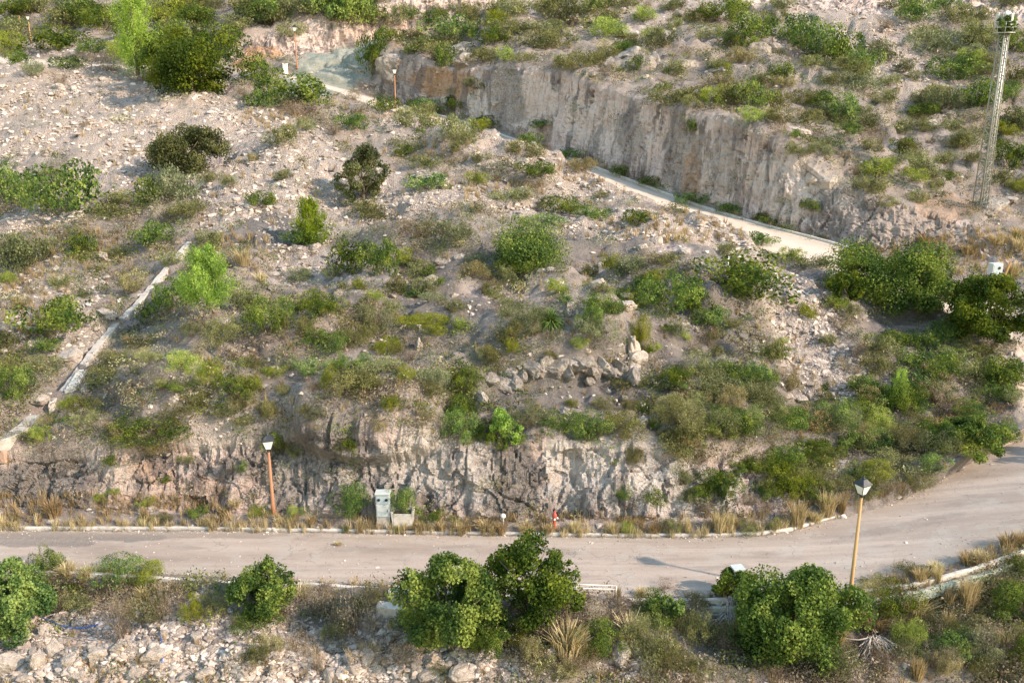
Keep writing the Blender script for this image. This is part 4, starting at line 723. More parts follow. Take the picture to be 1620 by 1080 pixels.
for k in range(26):
    x_ = 772 + k * 9.4; y_ = 600 - 16 * math.sin((k - 3) / 22 * math.pi) + rr.uniform(-7, 9) + (8 if k < 6 else 0); boulder(x_, y_, rr.uniform(26, 48), rr.uniform(20, 36), k % 5 == 4, None, 'rock_outcrop')
# ---------------- uncountable cover: rubble, grass, low scrub (one object each) ----------------
GR, GC = G[::2, ::2].shape[:2]
ap, ad, ag, arck = (q[::2, ::2] for q in (pale, dark, grey, rockm)); aroad = (is_road | haven)[::2, ::2]; agr = green[::2, ::2]; aband = BN[::2, ::2]
def scatter(n, wfun, x0=-150, x1=1770, y0=-60, y1=1150, seed=1):
    """random sight lines; keeps the ground points wfun accepts -> list of (point, normal, depth)"""
    rng = np.random.default_rng(seed); out = []
    px = rng.uniform(x0, x1, n); py = rng.uniform(y0, y1, n); rr = rng.random(n)
    for a, b, r in zip(px, py, rr):
        d = Vector(raydir(a, b)).normalized(); h_ = BV.ray_cast(CAM, d)
        if h_[0] is None: continue
        i, j = divmod(h_[2], GC - 1)
        if aroad[i, j]: continue
        if r < wfun(a, b, i, j, h_[0]): 
            p = h_[0]; out.append((p, h_[1], p.y * CP - (p.z - H) * SP))
    return out
def merged(name, temps, pts, sizes, mats, seed=3, tilt=.3, squash=None, kind='stuff', rndshift=True, **tg):
    rng = np.random.default_rng(seed); VV, FF, RR = [], [], []; base = 0; idx = rng.integers(0, len(temps), len(pts)); P = np.array([p[0][:] for p in pts]); sizes = np.asarray(sizes)
    for t, tp in enumerate(temps):
        m = idx == t; n = int(m.sum())
        if not n: continue
        V, Fc = tp[0], tp[1]; a = rng.uniform(0, 6.28, n); ca, sa = np.cos(a), np.sin(a); z = np.zeros(n); o = np.ones(n)
        Rz = np.stack([np.stack([ca, -sa, z], 1), np.stack([sa, ca, z], 1), np.stack([z, z, o], 1)], 1); b = rng.normal(0, tilt, n); cb, sb = np.cos(b), np.sin(b)
        Rx = np.stack([np.stack([o, z, z], 1), np.stack([z, cb, -sb], 1), np.stack([z, sb, cb], 1)], 1)
        W = np.einsum('nij,njk,vk->nvi', Rx, Rz, V) * sizes[m][:, None, :] + P[m][:, None, :]
        nv = len(V); f = Fc[None] + (np.arange(n) * nv)[:, None, None] + base; VV.append(W.reshape(-1, 3)); FF.append(f.reshape(-1, Fc.shape[1]))
        r0 = tp[2] if len(tp) > 2 else np.zeros(len(Fc)); sh = rng.uniform(0, 1, n) if len(tp) < 3 else rng.normal(0, .3, n)
        RR.append(np.clip(r0[None] + sh[:, None], 0, 1).reshape(-1)); base += n * nv
    me = np_mesh(name, np.concatenate(VV), np.concatenate(FF), mats, False, {'rnd': ('FACE', np.concatenate(RR))}); o = link(bpy.data.objects.new(name, me)); o['kind'] = kind; return tag(o, **tg)
def hull_geo(seed):
    rng = np.random.default_rng(seed); bm = bmesh.new(); P = nrm(rng.normal(0, 1, (13, 3))) * rng.uniform(.75, 1.1, (13, 1)) * np.array([1, rng.uniform(.6, .95), rng.uniform(.5, .8)])
    for p in P: bm.verts.new(p)
    r = bmesh.ops.convex_hull(bm, input=bm.verts); bmesh.ops.delete(bm, geom=[e for e in r['geom_interior'] if isinstance(e, bmesh.types.BMVert)], context='VERTS'); bmesh.ops.triangulate(bm, faces=bm.faces)
    bm.verts.index_update(); V = np.array([v.co[:] for v in bm.verts]); Fc = np.array([[v.index for v in f.verts] for f in bm.faces]); bm.free(); return V, Fc
HG = [hull_geo(k) for k in range(12)]
def stone_w(a, b, i, j, p): return (ap[i, j] * .75 + .04) * (1 - min(1, 1.1 * arck[i, j])) * (1 - .8 * ag[i, j]) * (.35 + .65 * (math.sin(a * .05 + b * .03) * math.sin(b * .06 - a * .02) > -.2))
pts = scatter(260000, stone_w, seed=11); rs = np.random.default_rng(5)
dep = np.array([p[2] for p in pts]); s0 = np.minimum(np.exp(rs.normal(-2.75, .62, len(pts))), .2) * (.42 + dep / 52)
sz = np.stack([s0, s0, s0 * .8], 1); near = dep < 35
merged('rubble', HG, pts, sz, [M['stone']], 8, .5, label='loose pale limestone rubble strewn over the scree and banks', cat='rubble')
# grass: dry verge strips and dry patches
def ell(lst):
    return lambda a, b: any(((a - x) / rx) ** 2 + ((b - y) / ry) ** 2 < 1 for x, y, rx, ry in lst)
DRY = ell([(60, 798, 140, 16), (220, 800, 160, 14), (1560, 400, 90, 40), (1440, 405, 110, 22), (600, 170, 60, 20), (780, 300, 90, 18), (930, 270, 60, 20), (380, 400, 60, 30), (560, 500, 40, 20), (430, 190, 60, 15), (1500, 940, 120, 30), (1480, 860, 130, 30), (200, 925, 130, 18), (60, 480, 60, 60), (110, 400, 80, 40), (1100, 360, 160, 25), (700, 240, 60, 20), (1000, 830, 500, 14), (1300, 790, 60, 30), (1330, 820, 60, 20)])
BP = lambda a, L: float(np.interp(a, [q[0] for q in L], [q[1] for q in L]))
def grass_w(a, b, i, j, p):
    if agr[i, j] > .3: return 0
    cl_ = math.sin(a * .045) + math.sin(a * .11 + 1) + math.sin(a * .031 + 2)
    if aband[i, j] == 5: return (.75 if cl_ > .2 else .2) if b < BP(a, ROAD_FAR) - 14 else (.35 if cl_ > .9 else .03)
    if aband[i, j] == 3: return .6 if cl_ > .3 else .12
    if DRY(a, b): return .7
    return .045 * (1 - arck[i, j])
def grass_geo2(n, s, w=.03, sp=.5):
    return grass_geo(n, np.random.default_rng(s), w, 1, sp)
TG = [grass_geo2(22, 60 + k, .02 + .01 * (k % 2), .35 + .1 * (k % 3)) for k in range(8)]
pts = scatter(60000, grass_w, seed=21, y1=1120); dep = np.array([p[2] for p in pts]); s0 = rs.uniform(.2, .5, len(pts)) * (.6 + dep / 90); sz = np.stack([s0 * .8, s0 * .8, s0], 1)
merged('dry_grass', TG, pts, sz, [LM['T']], 9, .15, label='dry straw-coloured grass along the road verges and slopes', cat='grass')
strip = []
for k in range(620):
    a = random.uniform(-100, 1330); ph = math.sin(a * .021) + math.sin(a * .057 + 1) + math.sin(a * .13 + 2)
    if ph < -.3 and random.random() < .7: continue
    b = BP(a, ROAD_FAR) - random.uniform(1, 11); h_ = hit(a, b)
    if h_: strip.append(h_)
s0 = rs.uniform(.12, .6, len(strip)); merged('verge_grass', TG, strip, np.stack([s0 * .6, s0 * .6, s0], 1), [LM['T']], 19, .12, label='straw grass growing over the far kerb of the lower road', cat='grass')
# low scrub
def tuft_geo(s, n=46, leaf=.18, asp=2.2):
    g_ = crown(n, leaf, np.random.default_rng(s), 4, asp, .7, gap=.3, rough=.6); return g_
SG = [tuft_geo(200 + k, 80 + 12 * (k % 3)) for k in range(8)]
CHY, CHX = [362, 395, 425, 448, 478, 500, 530, 568, 606, 634, 655, 680, 700], [322, 292, 268, 245, 228, 202, 172, 142, 112, 86, 62, 45, 20]
def scrub_w(q, sd, near=.35):
    def f(a, b, i, j, p):
        if agr[i, j] > .2 or aband[i, j] in (3, 5, 9): return .0
        if a < 340 and b > 350 and abs(a - float(np.interp(b, CHY, CHX))) < 22: return 0
        v = float(vnoise(np.array([p.x, p.y, p.z]), .45, sd)) + .5 * float(vnoise(np.array([p.x, p.y, p.z]), 1.2, sd + 1))
        if v < (.08 if near < 1 or b < 950 else -.15): return 0
        if b > 950 and a > 560: q_ = q * near
        else: q_ = q
        return q_ * (1 - .97 * ap[i, j]) * (1 - .92 * ad[i, j]) * (1 - .93 * max(arck[i, j], ag[i, j]))
    return f
for nm, kind, sd, n, lb in (('olive_scrub', 'O', 61, 23374, 'low olive-green garrigue cover on the open slope'), ('green_scrub', 'G', 67, 16965, 'low green ground cover between the bushes'), ('grey_scrub', 'S', 71, 18270, 'low grey-green wiry ground cover on the slope'), ('ochre_scrub', 'Y', 73, 6380, 'half-dry ochre ground cover on the slope'), ('brown_scrub', 'B', 79, 23200, 'dry brown twiggy ground cover on the slope')):
    pts = scatter(n, scrub_w(.5, sd, 1.9 if kind == 'B' else .35), seed=sd); dep = np.array([p[2] for p in pts]); s0 = rs.uniform(.18, .55, len(pts)) * (.55 + dep / 75)
    merged(nm, SG, pts, np.stack([s0 * 1.15, s0 * 1.15, s0 * .85], 1), [LM[kind]], sd, .15, label=lb, cat='ground cover')

# pebbles and grit swept to the edges of the lower road
pts = []
for k in range(2600):
    a = random.uniform(-100, 1700); t_ = random.random(); t_ = (t_ ** 3) * .5 if random.random() < .5 else 1 - (t_ ** 3) * .5
    b = BP(a, ROAD_FAR) * t_ + BP(a, ROAD_NEAR) * (1 - t_); h_ = hit(a, b)
    if h_: pts.append((Vector((h_[0].x, h_[0].y, h_[0].z + .008)), h_[1], h_[2]))
s0 = np.exp(rs.normal(-3.7, .45, len(pts))); merged('road_grit', HG, pts, np.stack([s0, s0, s0 * .7], 1), [M['stone']], 29, .5, label='small grit and pebbles along the edges of the lower road', cat='gravel')
# ---------------- kerbs, channel, street furniture ----------------
def ground(px, py): return hit(px, py)[0]
def ztop(x, y, z0, pyt):
    """height whose picture row is pyt above the point (x, y)"""
    lo, hi = z0, z0 + 40
    for _ in range(40):
        m = (lo + hi) / 2; up = y * SP + (m - H) * CP; dp = y * CP - (m - H) * SP
        if 540 - F * up / dp > pyt: lo = m
        else: hi = m
    return lo
def strip_obj(name, pts, w, h, mat, kind=None, seg=None, jag=0.0, off=0.0):
    bm = bmesh.new(); rings = []
    for i, p in enumerate(pts):
        t = (pts[min(i + 1, len(pts) - 1)] - pts[max(i - 1, 0)]); t.z = 0; t.normalize(); s = Vector((-t.y, t.x, 0))
        jj = random.uniform(-jag, jag); b = p + s * off; zz = Vector((0, 0, h + jj)); dn = Vector((0, 0, -.25)); c = .02
        rings.append([bm.verts.new(q) for q in (b - s * w / 2 + dn, b - s * w / 2 + zz - Vector((0, 0, c)), b - s * (w / 2 - c) + zz, b + s * (w / 2 - c) + zz, b + s * w / 2 + zz - Vector((0, 0, c)), b + s * w / 2 + dn)])
    for a, b in zip(rings, rings[1:]):
        for k in range(5): bm.faces.new((a[k], b[k], b[k + 1], a[k + 1]))
    bm.faces.new(rings[0]); bm.faces.new(rings[-1][::-1]); bmesh.ops.recalc_face_normals(bm, faces=bm.faces)
    me = bpy.data.meshes.new(name); bm.to_mesh(me); bm.free(); me.materials.append(mat); o = link(bpy.data.objects.new(name, me))
    if kind: o['kind'] = kind
    return o
def alongz(L, x0, x1, step, dz=0, dpy=0):
    out = []; x = x0
    while x <= x1:
        out.append(Vector(at_z(x, BP(x, L) + dpy, zr(x) + dz))); x += step
    return out
o = strip_obj('kerb', alongz(ROAD_FAR, -420, 1330, 12, 0, -3), .13, .11, M['kerb'], 'structure', jag=.008)
o = strip_obj('pavement_edge', alongz(ROAD_FAR, -420, 1180, 12, 0, -13), .3, .1, M['kerb'], 'structure', jag=.02)
o = strip_obj('kerb', alongz(NEAR_KERB, -420, 600, 12, 0), .14, .16, M['kerb'], 'structure', jag=.01)
o = strip_obj('kerb', alongz(NEAR_KERB, 640, 1900, 12, 0), .14, .16, M['kerb'], 'structure', jag=.01)
o = strip_obj('retaining_wall', alongz(NEAR_KERB, 860, 1900, 14, -.12, 7), .4, .1, M['kerb'], jag=.02)
g = NG('turquoise_grey_concrete'); n = g.noise(5, 5); g.base(g.mix(g.rng(n, .35, .65), (.24, .29, .25), (.42, .43, .37)), .95); g.bump(n, .6, .05); o.data.materials[0] = g.m
tag(o, 'low greenish concrete wall under the near kerb, right of the rail', 'wall')
uf = [(640, 172), (740, 197), (850, 236), (950, 270), (1100, 326), (1200, 356), (1300, 382), (1375, 403)]
up = [];
for x in np.arange(640, 1376, 8):
    i = int(np.argmin(abs(PXS - x))); r_ = [k for k in range(nr) if band[k] == 10][2]; up.append(Vector(G[r_, i]))
strip_obj('kerb', up, .2, .16, M['kerb'], 'structure', jag=.01)
# channel draped on the slope
def drape(poly, step=5):
    out = []
    for (x0, y0), (x1, y1) in zip(poly, poly[1:]):
        n = max(1, int(math.hypot(x1 - x0, y1 - y0) / step))
        for k in range(n): out.append(ground(x0 + (x1 - x0) * k / n, y0 + (y1 - y0) * k / n))
    out.append(ground(*poly[-1])); z = np.array([p.z for p in out]); W_ = 6; kk = np.ones(2 * W_ + 1) / (2 * W_ + 1); z = np.convolve(np.pad(z, W_, mode='edge'), kk, 'valid')
    xy = np.array([[p.x, p.y] for p in out]); xy = np.stack([np.convolve(np.pad(xy[:, c], W_, mode='edge'), kk, 'valid') for c in (0, 1)], 1)
    return [Vector((a, b, c)) for (a, b), c in zip(xy, z)]
o = strip_obj('concrete_channel', drape([(306, 380), (290, 398), (268, 425), (247, 446), (230, 474), (206, 496), (176, 524), (143, 566), (116, 606), (92, 632), (70, 650)]), .33, .2, M['slab'], jag=.04)
tag(o, 'long straight concrete channel running down the left slope', 'channel')
o = strip_obj('concrete_channel', drape([(64, 657), (45, 680), (20, 698), (-30, 712)]), .6, .25, M['slab'], jag=.02); tag(o, 'lower pale end of the concrete channel at the left edge', 'channel')
o = strip_obj('broken_slab', drape([(136, 588), (120, 612), (106, 634)]), .4, .3, M['kerb'], jag=.05); tag(o, 'short pale broken concrete piece lying beside the channel', 'slab')
p = ground(8, 722); mb = MB(); mb.box((p.x - .15, p.y, p.z + .05), (.5, .4, .5), bev=.02); tag(mb.build('brick_stub', M['brick'], None), 'red brick stub under the channel end at left edge', 'brick wall')
def lamp(px, pyb, pyt, mat, label, s=1.0, rz=0):
    p = ground(px, pyb); hgt = ztop(p.x, p.y, p.z, pyt) - p.z; L = .78 * s; hp = hgt - L
    t = empty('street_lamp', p, rz, label=label, cat='street lamp', group='lantern street lamps on the two roads')
    MB().tube([(0, 0, -.2), (0, 0, .5), (0, 0, .52), (0, 0, hp)], [.085 * s, .08 * s, .07 * s, .045 * s], 12).lathe((0, 0, -.02), [(.14 * s, 0), (.14 * s, .05), (.09 * s, .09)], 12).build('pole', mat, t)
    mb = MB().lathe((0, 0, hp - .02), [(.05 * s, 0), (.06 * s, .03), (.03 * s, .08), (.045 * s, .14)], 12)
    mb.tube([(.02, 0, hp - .18), (.14 * s, 0, hp - .12), (.16 * s, 0, hp + .02)], .012 * s, 6); mb.build('bracket', M['black'], t)
    b, u, z0, z1 = .1 * s, .2 * s, hp + .12 * s, hp + .46 * s; gl = MB(); vs = [gl.bm.verts.new(q) for q in [(-b, -b, z0), (b, -b, z0), (b, b, z0), (-b, b, z0), (-u, -u, z1), (u, -u, z1), (u, u, z1), (-u, u, z1)]]
    for f in ((0, 1, 2, 3), (4, 5, 6, 7), (0, 1, 5, 4), (1, 2, 6, 5), (2, 3, 7, 6), (3, 0, 4, 7)): gl.bm.faces.new([vs[i] for i in f])
    lan = gl.build('lantern', M['glass'], t); fr_ = MB()
    for sx, sy in ((-1, -1), (1, -1), (1, 1), (-1, 1)): fr_.tube([(sx * (b + .005), sy * (b + .005), z0), (sx * (u + .005), sy * (u + .005), z1)], .014 * s, 6)
    fr_.box((0, 0, z0 - .015), (b * 2.3, b * 2.3, .03)); fr_.box((0, 0, z1 + .012), (u * 2.2, u * 2.2, .025)); fr_.build('frame', M['black'], lan)
    rf = MB(); v4 = [rf.bm.verts.new((sx * u * 1.12, sy * u * 1.12, z1 + .026)) for sx, sy in ((-1, -1), (1, -1), (1, 1), (-1, 1))]; v2 = [rf.bm.verts.new((sx * u * .38, sy * u * .38, z1 + .2 * s)) for sx, sy in ((-1, -1), (1, -1), (1, 1), (-1, 1))]
    for k in range(4): rf.bm.faces.new((v4[k], v4[(k + 1) % 4], v2[(k + 1) % 4], v2[k]))
    rf.bm.faces.new(v4); rf.bm.faces.new(v2); rf.lathe((0, 0, z1 + .19 * s), [(u * .3, 0), (u * .33, .03), (.02, .06), (.025, .1), (.005, .13)], 10); rf.build('cap', M['black'], t)
    return t
lamp(1344, 947, 752, M['post_tan'], 'tall tan lamp post with lantern on the near side of the road', .92, .5)
lamp(433, 814, 683, M['post_orange'], 'orange-brown lamp post against the grey rock face beside the lower road', 1.0, .3)
lamp(626, 172, 104, M['post_orange'], 'orange lamp post at the left end of the upper cliff', 1.2, .2)
lamp(470, 108, 38, M['post_orange'], 'orange lamp post before the topmost rock wall', 1.2, .1)
lamp(49, 64, 22, M['post_tan'], 'distant tan lamp post at the top left corner', 1.1, .4)
for px_, a, b, lb in ((33, 45, 28, 'short orange post left of the distant top-left lamp'),):
    p = ground(px_, a); MBo = MB().tube([(p.x, p.y, p.z - .2), (p.x, p.y, p.z + 1.5)], .09, 8).lathe((p.x, p.y, p.z + 1.5), [(.12, 0), (.12, .05), (.02, .12)], 8); tag(MBo.build('marker_post', M['post_orange'], None), lb, 'post')
# meter cabinet
p = ground(608, 828); y0 = p.y; sc = (y0 * CP - (p.z - H) * SP) / F; W, Hh = 22 * sc, ztop(p.x, y0, p.z, 777) - p.z
t = empty('meter_cabinet', (p.x, p.y, p.z), 0, label='tall pale grey meter cabinet by the lower rock face, left of the planter', cat='cabinet')
D_ = .36; MB().box((0, 0, Hh * .14 - .05), (W * .94, D_ * .9, Hh * .28 + .1)).build('plinth', M['slab'], t)
MB().box((0, 0, Hh * .63), (W, D_, Hh * .72), bev=.012).box((0, -.02, Hh * .985), (W * 1.08, D_ * 1.15, .05), bev=.01).build('housing', M['cabinet'], t)
pn = MB().box((0, -D_ / 2 - .008, Hh * .8), (W * .84, .02, Hh * .24), bev=.004).build('meter_panel', M['panel'], t)
for sx in (-1, 1): MB().lathe((0, 0, 0), [(.055, 0), (.055, .03), (.04, .035)], 14).build('meter_dial', M['hole'], pn).matrix_local = Matrix.Translation((sx * W * .27, -D_ / 2 - .015, Hh * .81)) @ Matrix.Rotation(math.pi / 2, 4, 'X')
dr = MB().box((0, -D_ / 2 - .008, Hh * .47), (W * .84, .022, Hh * .34), bev=.004).build('door', M['cabinet'], t)
mb = MB()
for k in range(4): mb.box((0, -D_ / 2 - .022, Hh * .36 + k * .035), (W * .5, .008, .012))
mb.build('vent', M['panel'], dr); MB().box((W * .33, -D_ / 2 - .03, Hh * .48), (.02, .02, .09), bev=.004).build('handle', M['black'], dr)
# planter beside it, and the plant in it
p = ground(638, 828); t = empty('planter', p, 0, label='pale concrete planter right of the meter cabinet', cat='planter')
mb = MB(); mb.box((0, 0, .02), (.62, .5, .08)); 
for sx in (-1, 1): mb.box((sx * .36, 0, .3), (.08, .52, .62), bev=.015, rot=Matrix.Rotation(sx * .12, 4, 'Y'))
mb.box((0, -.24, .27), (.66, .06, .5), bev=.012).box((0, .24, .27), (.66, .06, .5), bev=.012).build('pot', M['kerb'], t); MB().box((0, 0, .42), (.64, .42, .06)).build('soil', M['bark'], t)
me = shrub_mesh('G', 1, True); o = link(bpy.data.objects.new('potted_shrub', me)); o.location = (p.x + .02, p.y, p.z + .42); o.scale = (.55, .45, .95); tag(o, 'leafy green shrub growing out of the concrete planter', 'shrub')
# hydrant
p = ground(877, 836); t = empty('fire_hydrant', p, 0, label='faded red fire hydrant with pale outlets among verge grass', cat='fire hydrant'); s = .8
MB().lathe((0, 0, -.05), [(.1 * s, 0), (.1 * s, .08), (.075 * s, .1), (.07 * s, .55 * s), (.09 * s, .58 * s), (.09 * s, .66 * s)], 16).build('body', M['red'], t)
MB().lathe((0, 0, .6 * s), [(.11 * s, 0), (.12 * s, .04), (.1 * s, .12), (.05 * s, .19), (.03, .2), (.03, .25), (.005, .26)], 16).build('bonnet', M['red'], t)
for k, (dx, dy) in enumerate(((-1, 0), (1, 0), (0, -1))):
    MB().tube([(dx * .07, dy * .07, .55 * s), (dx * .17 * s, dy * .17 * s, .55 * s)], .045 * s, 12).build('outlet', M['white'], t)
# small white marker
p = ground(796, 830); t = empty('marker_bollard', p, 0, label='little white round-headed marker in the grass left of the hydrant', cat='bollard'); MB().tube([(0, 0, -.1), (0, 0, .3)], .03, 8).build('stem', M['slab'], t); MB().lathe((0, 0, .28), [(.02, 0), (.08, .03), (.1, .09), (.08, .15), (.02, .19)], 14).build('head', M['white'], t)
# guard rail by the near kerb
A, B = ground(903, 945), ground(974, 949); t = empty('guard_rail', A, 0, label='short low metal rail between the double tree and the near kerb', cat='rail'); v = B - A; hz = ztop(A.x, A.y, A.z, 922) - A.z
for f in (0.12, 1): MB().tube([tuple(v * f + Vector((0, 0, -.15))), tuple(v * f + Vector((0, 0, hz)))], .022, 8).build('post', M['steel'], t)
for dz in (0, -.13): MB().tube([tuple(Vector((-1.2, .03, hz + dz))), tuple(v + Vector((0, 0, hz + dz)))], .018, 8).build('bar', M['steel'], t)
# fallen beam, broken block
A, B = ground(598, 968), ground(665, 980); t = strip_obj('concrete_beam', [A + (B - A) * k / 6 + Vector((0, 0, .12)) for k in range(7)], .34, .22, M['kerb'], jag=.01); tag(t, 'fallen pale concrete beam on the bank below the road', 'beam')
p = ground(627, 952); mb = MB(); mb.box((p.x, p.y, p.z + .12), (.5, .35, .62), .2, .03).box((p.x + .12, p.y + .03, p.z + .46), (.22, .3, .16), .35, .03); tag(mb.build('concrete_block', M['slab'], None), 'broken upright concrete block where the near kerb stops', 'block')
# pale box behind the biggest bush
p = ground(1164, 938); mb = MB(); mb.box((0, 0, .45), (.34, .3, .95), bev=.02).box((0, 0, .95), (.4, .36, .06), bev=.01); t = empty('utility_box', p, .2, label='pale grey box half hidden behind the biggest roadside bush', cat='utility box'); mb.build('housing', M['cabinet'], t); MB().box((0, -.16, .5), (.26, .015, .7)).build('door', M['panel'], t)
# small cabinet by the mast with a leaning plank
p = ground(1569, 462); zt = ztop(p.x, p.y, p.z, 416) - p.z; sc = (p.y * CP - (p.z - H) * SP) / F; W = 17 * sc
t = empty('utility_cabinet', p, .25, label='small grey-white cabinet standing behind the right-edge tree near the mast', cat='cabinet')
MB().box((0, 0, zt * .3), (W, .4, zt * .62)).build('plinth', M['slab'], t); MB().box((0, 0, zt * .8), (W * 1.08, .44, zt * .4), bev=.02).build('housing', M['cabinet'], t); MB().box((0, -.225, zt * .8), (W * .9, .02, zt * .32), bev=.004).build('door', M['panel'], t)
MB().lathe((0, 0, 0), [(.09, 0), (.09, .03), (.07, .035)], 14).build('dial', M['hole'], t).matrix_local = Matrix.Translation((W * .12, -.24, zt * .85)) @ Matrix.Rotation(math.pi / 2, 4, 'X')
mb = MB(); mb.box((p.x + W * .95, p.y, p.z + zt * .5), (.09, .09, zt * 1.15), rot=Matrix.Rotation(.25, 4, 'Y')); tag(mb.build('wooden_stake', M['post_tan'], None), 'leaning wooden stake right beside the small cabinet near the mast', 'stake')
for px_, py_, a, b, lb in ((1146, 418, 24, .1, 'thin white stake in the broad green bush, right one of two'), (1152, 420, 20, .1, 'thin white stake in the broad green bush'), ):
    pass
p = ground(1150, 424); zt = ztop(p.x, p.y, p.z, 408) - p.z; tag(MB().tube([(p.x, p.y, p.z - .2), (p.x + .05, p.y, p.z + zt)], .05, 8).lathe((p.x + .05, p.y, p.z + zt), [(.06, 0), (.06, .04), (.01, .06)], 8).build('marker_post', M['white'], None), 'thin white marker post at the top of the broad green bush', 'post')
p = ground(452, 118); zt = ztop(p.x, p.y, p.z, 101) - p.z; tag(MB().box((p.x, p.y, p.z + zt / 2), (.5, .45, zt), bev=.03).box((p.x, p.y, p.z + zt), (.58, .53, .08), bev=.01).build('white_box', M['white'], None), 'small white box at the left foot of the turquoise slope', 'utility box')
# lattice mast
p = ground(1549, 332); zt = ztop(p.x, p.y, p.z, 40) - p.z; sc = (p.y * CP - (p.z - H) * SP) / F
t = empty('lattice_mast', p, .35, label='tall slender lattice mast with antenna head at the right of the hill', cat='mast'); wb, wt = 17 * sc / 2 / 1.1, 10 * sc / 2 / 1.1
g = NG('mast_grey_green'); n = g.noise(2, 3); g.base(g.mix(n, (.16, .17, .14), (.34, .34, .3)), .6); MG = g.m
cor = lambda k, f: (((-1, 1, 1, -1)[k % 4]) * (wb + (wt - wb) * f), ((-1, -1, 1, 1)[k % 4]) * (wb + (wt - wb) * f), zt * f)
for k in range(4): MB().tube([tuple(Vector(cor(k, 0)) - Vector((0, 0, .4))), cor(k, 1)], .045, 6).build('leg', MG, t)
mb = MB(); n = 22
for i in range(n):
    f0, f1 = i / n, (i + 1) / n
    for k in range(4):
        mb.tube([cor(k, f0), cor(k + 1, f1)] if (i + k) % 2 else [cor(k + 1, f0), cor(k, f1)], .024, 4); mb.tube([cor(k, f1), cor(k + 1, f1)], .022, 4)
mb.build('bracing', MG, t)
mb = MB(); mb.tube([(wb * 1.15, -wb * .3, 0), (wt * 1.2, -wt * .3, zt)], .05, 6).tube([(wb * 1.15, wb * .5, 0), (wt * 1.2, wt * .5, zt)], .05, 6)
for i in range(60): f = (i + .5) / 60; q = 1.15 * wb + (1.2 * wt - 1.15 * wb) * f; mb.tube([(q, -.3 * (wb + (wt - wb) * f), zt * f), (q, .5 * (wb + (wt - wb) * f), zt * f)], .018, 4)
mb.build('ladder', M['steel'], t)
R1 = 18 * sc; mb = MB()
for dz in (0, .35, .7): mb.tube([(math.cos(a) * R1 * .8, math.sin(a) * R1 * .8, zt - .5 + dz) for a in [k * math.pi / 8 for k in range(17)]], .03, 5, caps=False)
for k in range(8): a = k * math.pi / 4; mb.tube([(0, 0, zt - .5), (math.cos(a) * R1 * .8, math.sin(a) * R1 * .8, zt - .5), (math.cos(a) * R1 * .8, math.sin(a) * R1 * .8, zt + .2)], .03, 5)
mb.build('platform', M['steel'], t)
for k in range(6):
    a = k * math.pi / 3 + .3; x, y = math.cos(a) * R1 * .62, math.sin(a) * R1 * .62; ob = MB().box((0, 0, 0), (.3, .18, .95), bev=.03).tube([(0, .12, -.6), (0, .12, .6)], .03, 6).build('antenna', MG if k % 2 else M['steel'], t); ob.matrix_local = Matrix.Translation((x, y, zt + .25)) @ Matrix.Rotation(a, 4, 'Z')
MB().lathe((0, 0, zt + .5), [(R1 * .3, 0), (R1 * .42, .1), (R1 * .3, .3), (.05, .42)], 12).build('dome', M['white'], t)
g_ = crown(900, .22, np.random.default_rng(3), 6, 1.5, .1, (R1 * .75, R1 * .75, 1.0)); me = np_mesh('camouflage', g_[0] + np.array([0, 0, zt - .55]), g_[1], [LM['D']], False, {'rnd': ('FACE', g_[2])}); link(bpy.data.objects.new('camouflage', me), t)
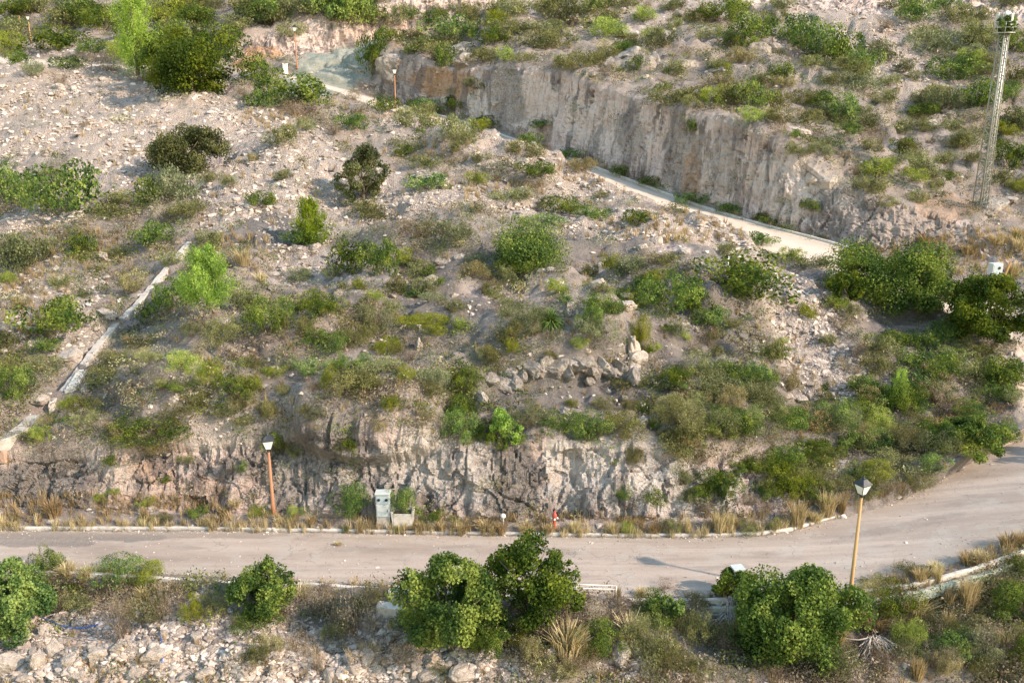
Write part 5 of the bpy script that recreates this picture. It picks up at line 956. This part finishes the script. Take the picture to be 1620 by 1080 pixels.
# agave, dwarf palm
def rosette(name, px, pyb, wpx, kind_mat, n, label, cat, wid=.07, droop=.35, stem=False, hpx=None):
    p, nn, dep = hit(px, pyb); r = wpx * dep / F / 2; rng = np.random.default_rng(n); V = []; Fc = []; rn = []
    for k in range(n):
        a = k * 2.4; e = rng.uniform(.15, 1.35) if not stem else rng.uniform(-.2, 1.4); L = r * rng.uniform(.85, 1.15); b = len(V); m = 6
        for i in range(m + 1):
            f = i / m; q = math.cos(e) * L * f; z = math.sin(e) * L * f - droop * L * f * f * math.cos(e); w_ = wid * r / .6 * (math.sin(math.pi * min(1, f * .85 + .15)) ** .7) * (1 - f * .85)
            c_ = (math.cos(a) * q, math.sin(a) * q, z + .02 + (r * .35 if stem else 0)); s_ = (-math.sin(a) * w_, math.cos(a) * w_, 0)
            V += [(c_[0] - s_[0], c_[1] - s_[1], c_[2] + w_ * .35), (c_[0], c_[1], c_[2] - w_ * .2), (c_[0] + s_[0], c_[1] + s_[1], c_[2] + w_ * .35)]
        for i in range(m): q = b + i * 3; Fc += [(q, q + 1, q + 4, q + 3), (q + 1, q + 2, q + 5, q + 4)]; rn += [k / n] * 2
    rn = rng.permutation(np.array(rn).reshape(-1, 2 * m if False else 2)).reshape(-1)
    me = np_mesh(name, V, Fc, [kind_mat], True, {'rnd': ('FACE', rn)}); o = link(bpy.data.objects.new(name, me)); o.location = p; return tag(o, label, cat)
rosette('agave', 1307, 615, 30, LM['S'], 34, 'spiky grey-green agave on the pale gravel bank', 'agave', .09)
rosette('dwarf_palm', 872, 520, 62, LM['D'], 150, 'dark green dwarf palm with drooping fronds above the rock ledge', 'palm', .03, .7, True)
# blue hose in the near rubble
for i, poly in enumerate(([(58, 977), (78, 984), (100, 996), (125, 1000), (148, 994), (165, 988)], [(252, 1000), (256, 1016), (259, 1030), (262, 1042), (254, 1060)])):
    pts_ = [q + Vector((0, 0, .1)) for q in drape(poly, 4)]; tag(MB().tube([tuple(q) for q in pts_], .022, 7).build('hose', M['blue'], None), ['blue hose lying in a bow across the near rubble bank', 'blue hose end running down the near rubble bank'][i], 'hose')
# bleached dead branches
def branches(px, py, n, L, label):
    p = ground(px, py); rng = np.random.default_rng(px); mb = MB()
    for k in range(n):
        a = rng.uniform(-2.6, -.5); l = L * rng.uniform(.5, 1.1); q = Vector((rng.uniform(-.2, .2), rng.uniform(0, .25), .25)); pts_ = [q]
        for i in range(5): a += rng.normal(0, .22); q = q + Vector((math.cos(a) * l / 5, math.sin(a) * l / 5 * .7, rng.normal(-.015, .05) - .03 * i)); pts_.append(q)
        mb.tube([tuple(Vector((v.x, v.y, 0)) + Vector((0, 0, max(v.z, 0) + (drop(p.x + v.x, p.y + v.y) - p.z) + .05))) for v in pts_], [.024, .02, .016, .012, .008, .004], 5)
    o = mb.build('dead_branches', M['dead'], None); o.location = p; return tag(o, label, 'dead branches')
branches(1150, 985, 26, 1.6, 'tangle of bleached dead branches left of the biggest roadside bush'); branches(1385, 1025, 36, 2.0, 'bleached dead branches spread below the tan lamp post')
# weed clump on the road
p = ground(535, 862); me = shrub_mesh('T', 2, True); o = link(bpy.data.objects.new('weed_clump', me)); o.location = p; o.scale = (.3, .2, .16); tag(o, 'small dry weed clump growing alone on the lower road', 'grass clump')
finish_labels()
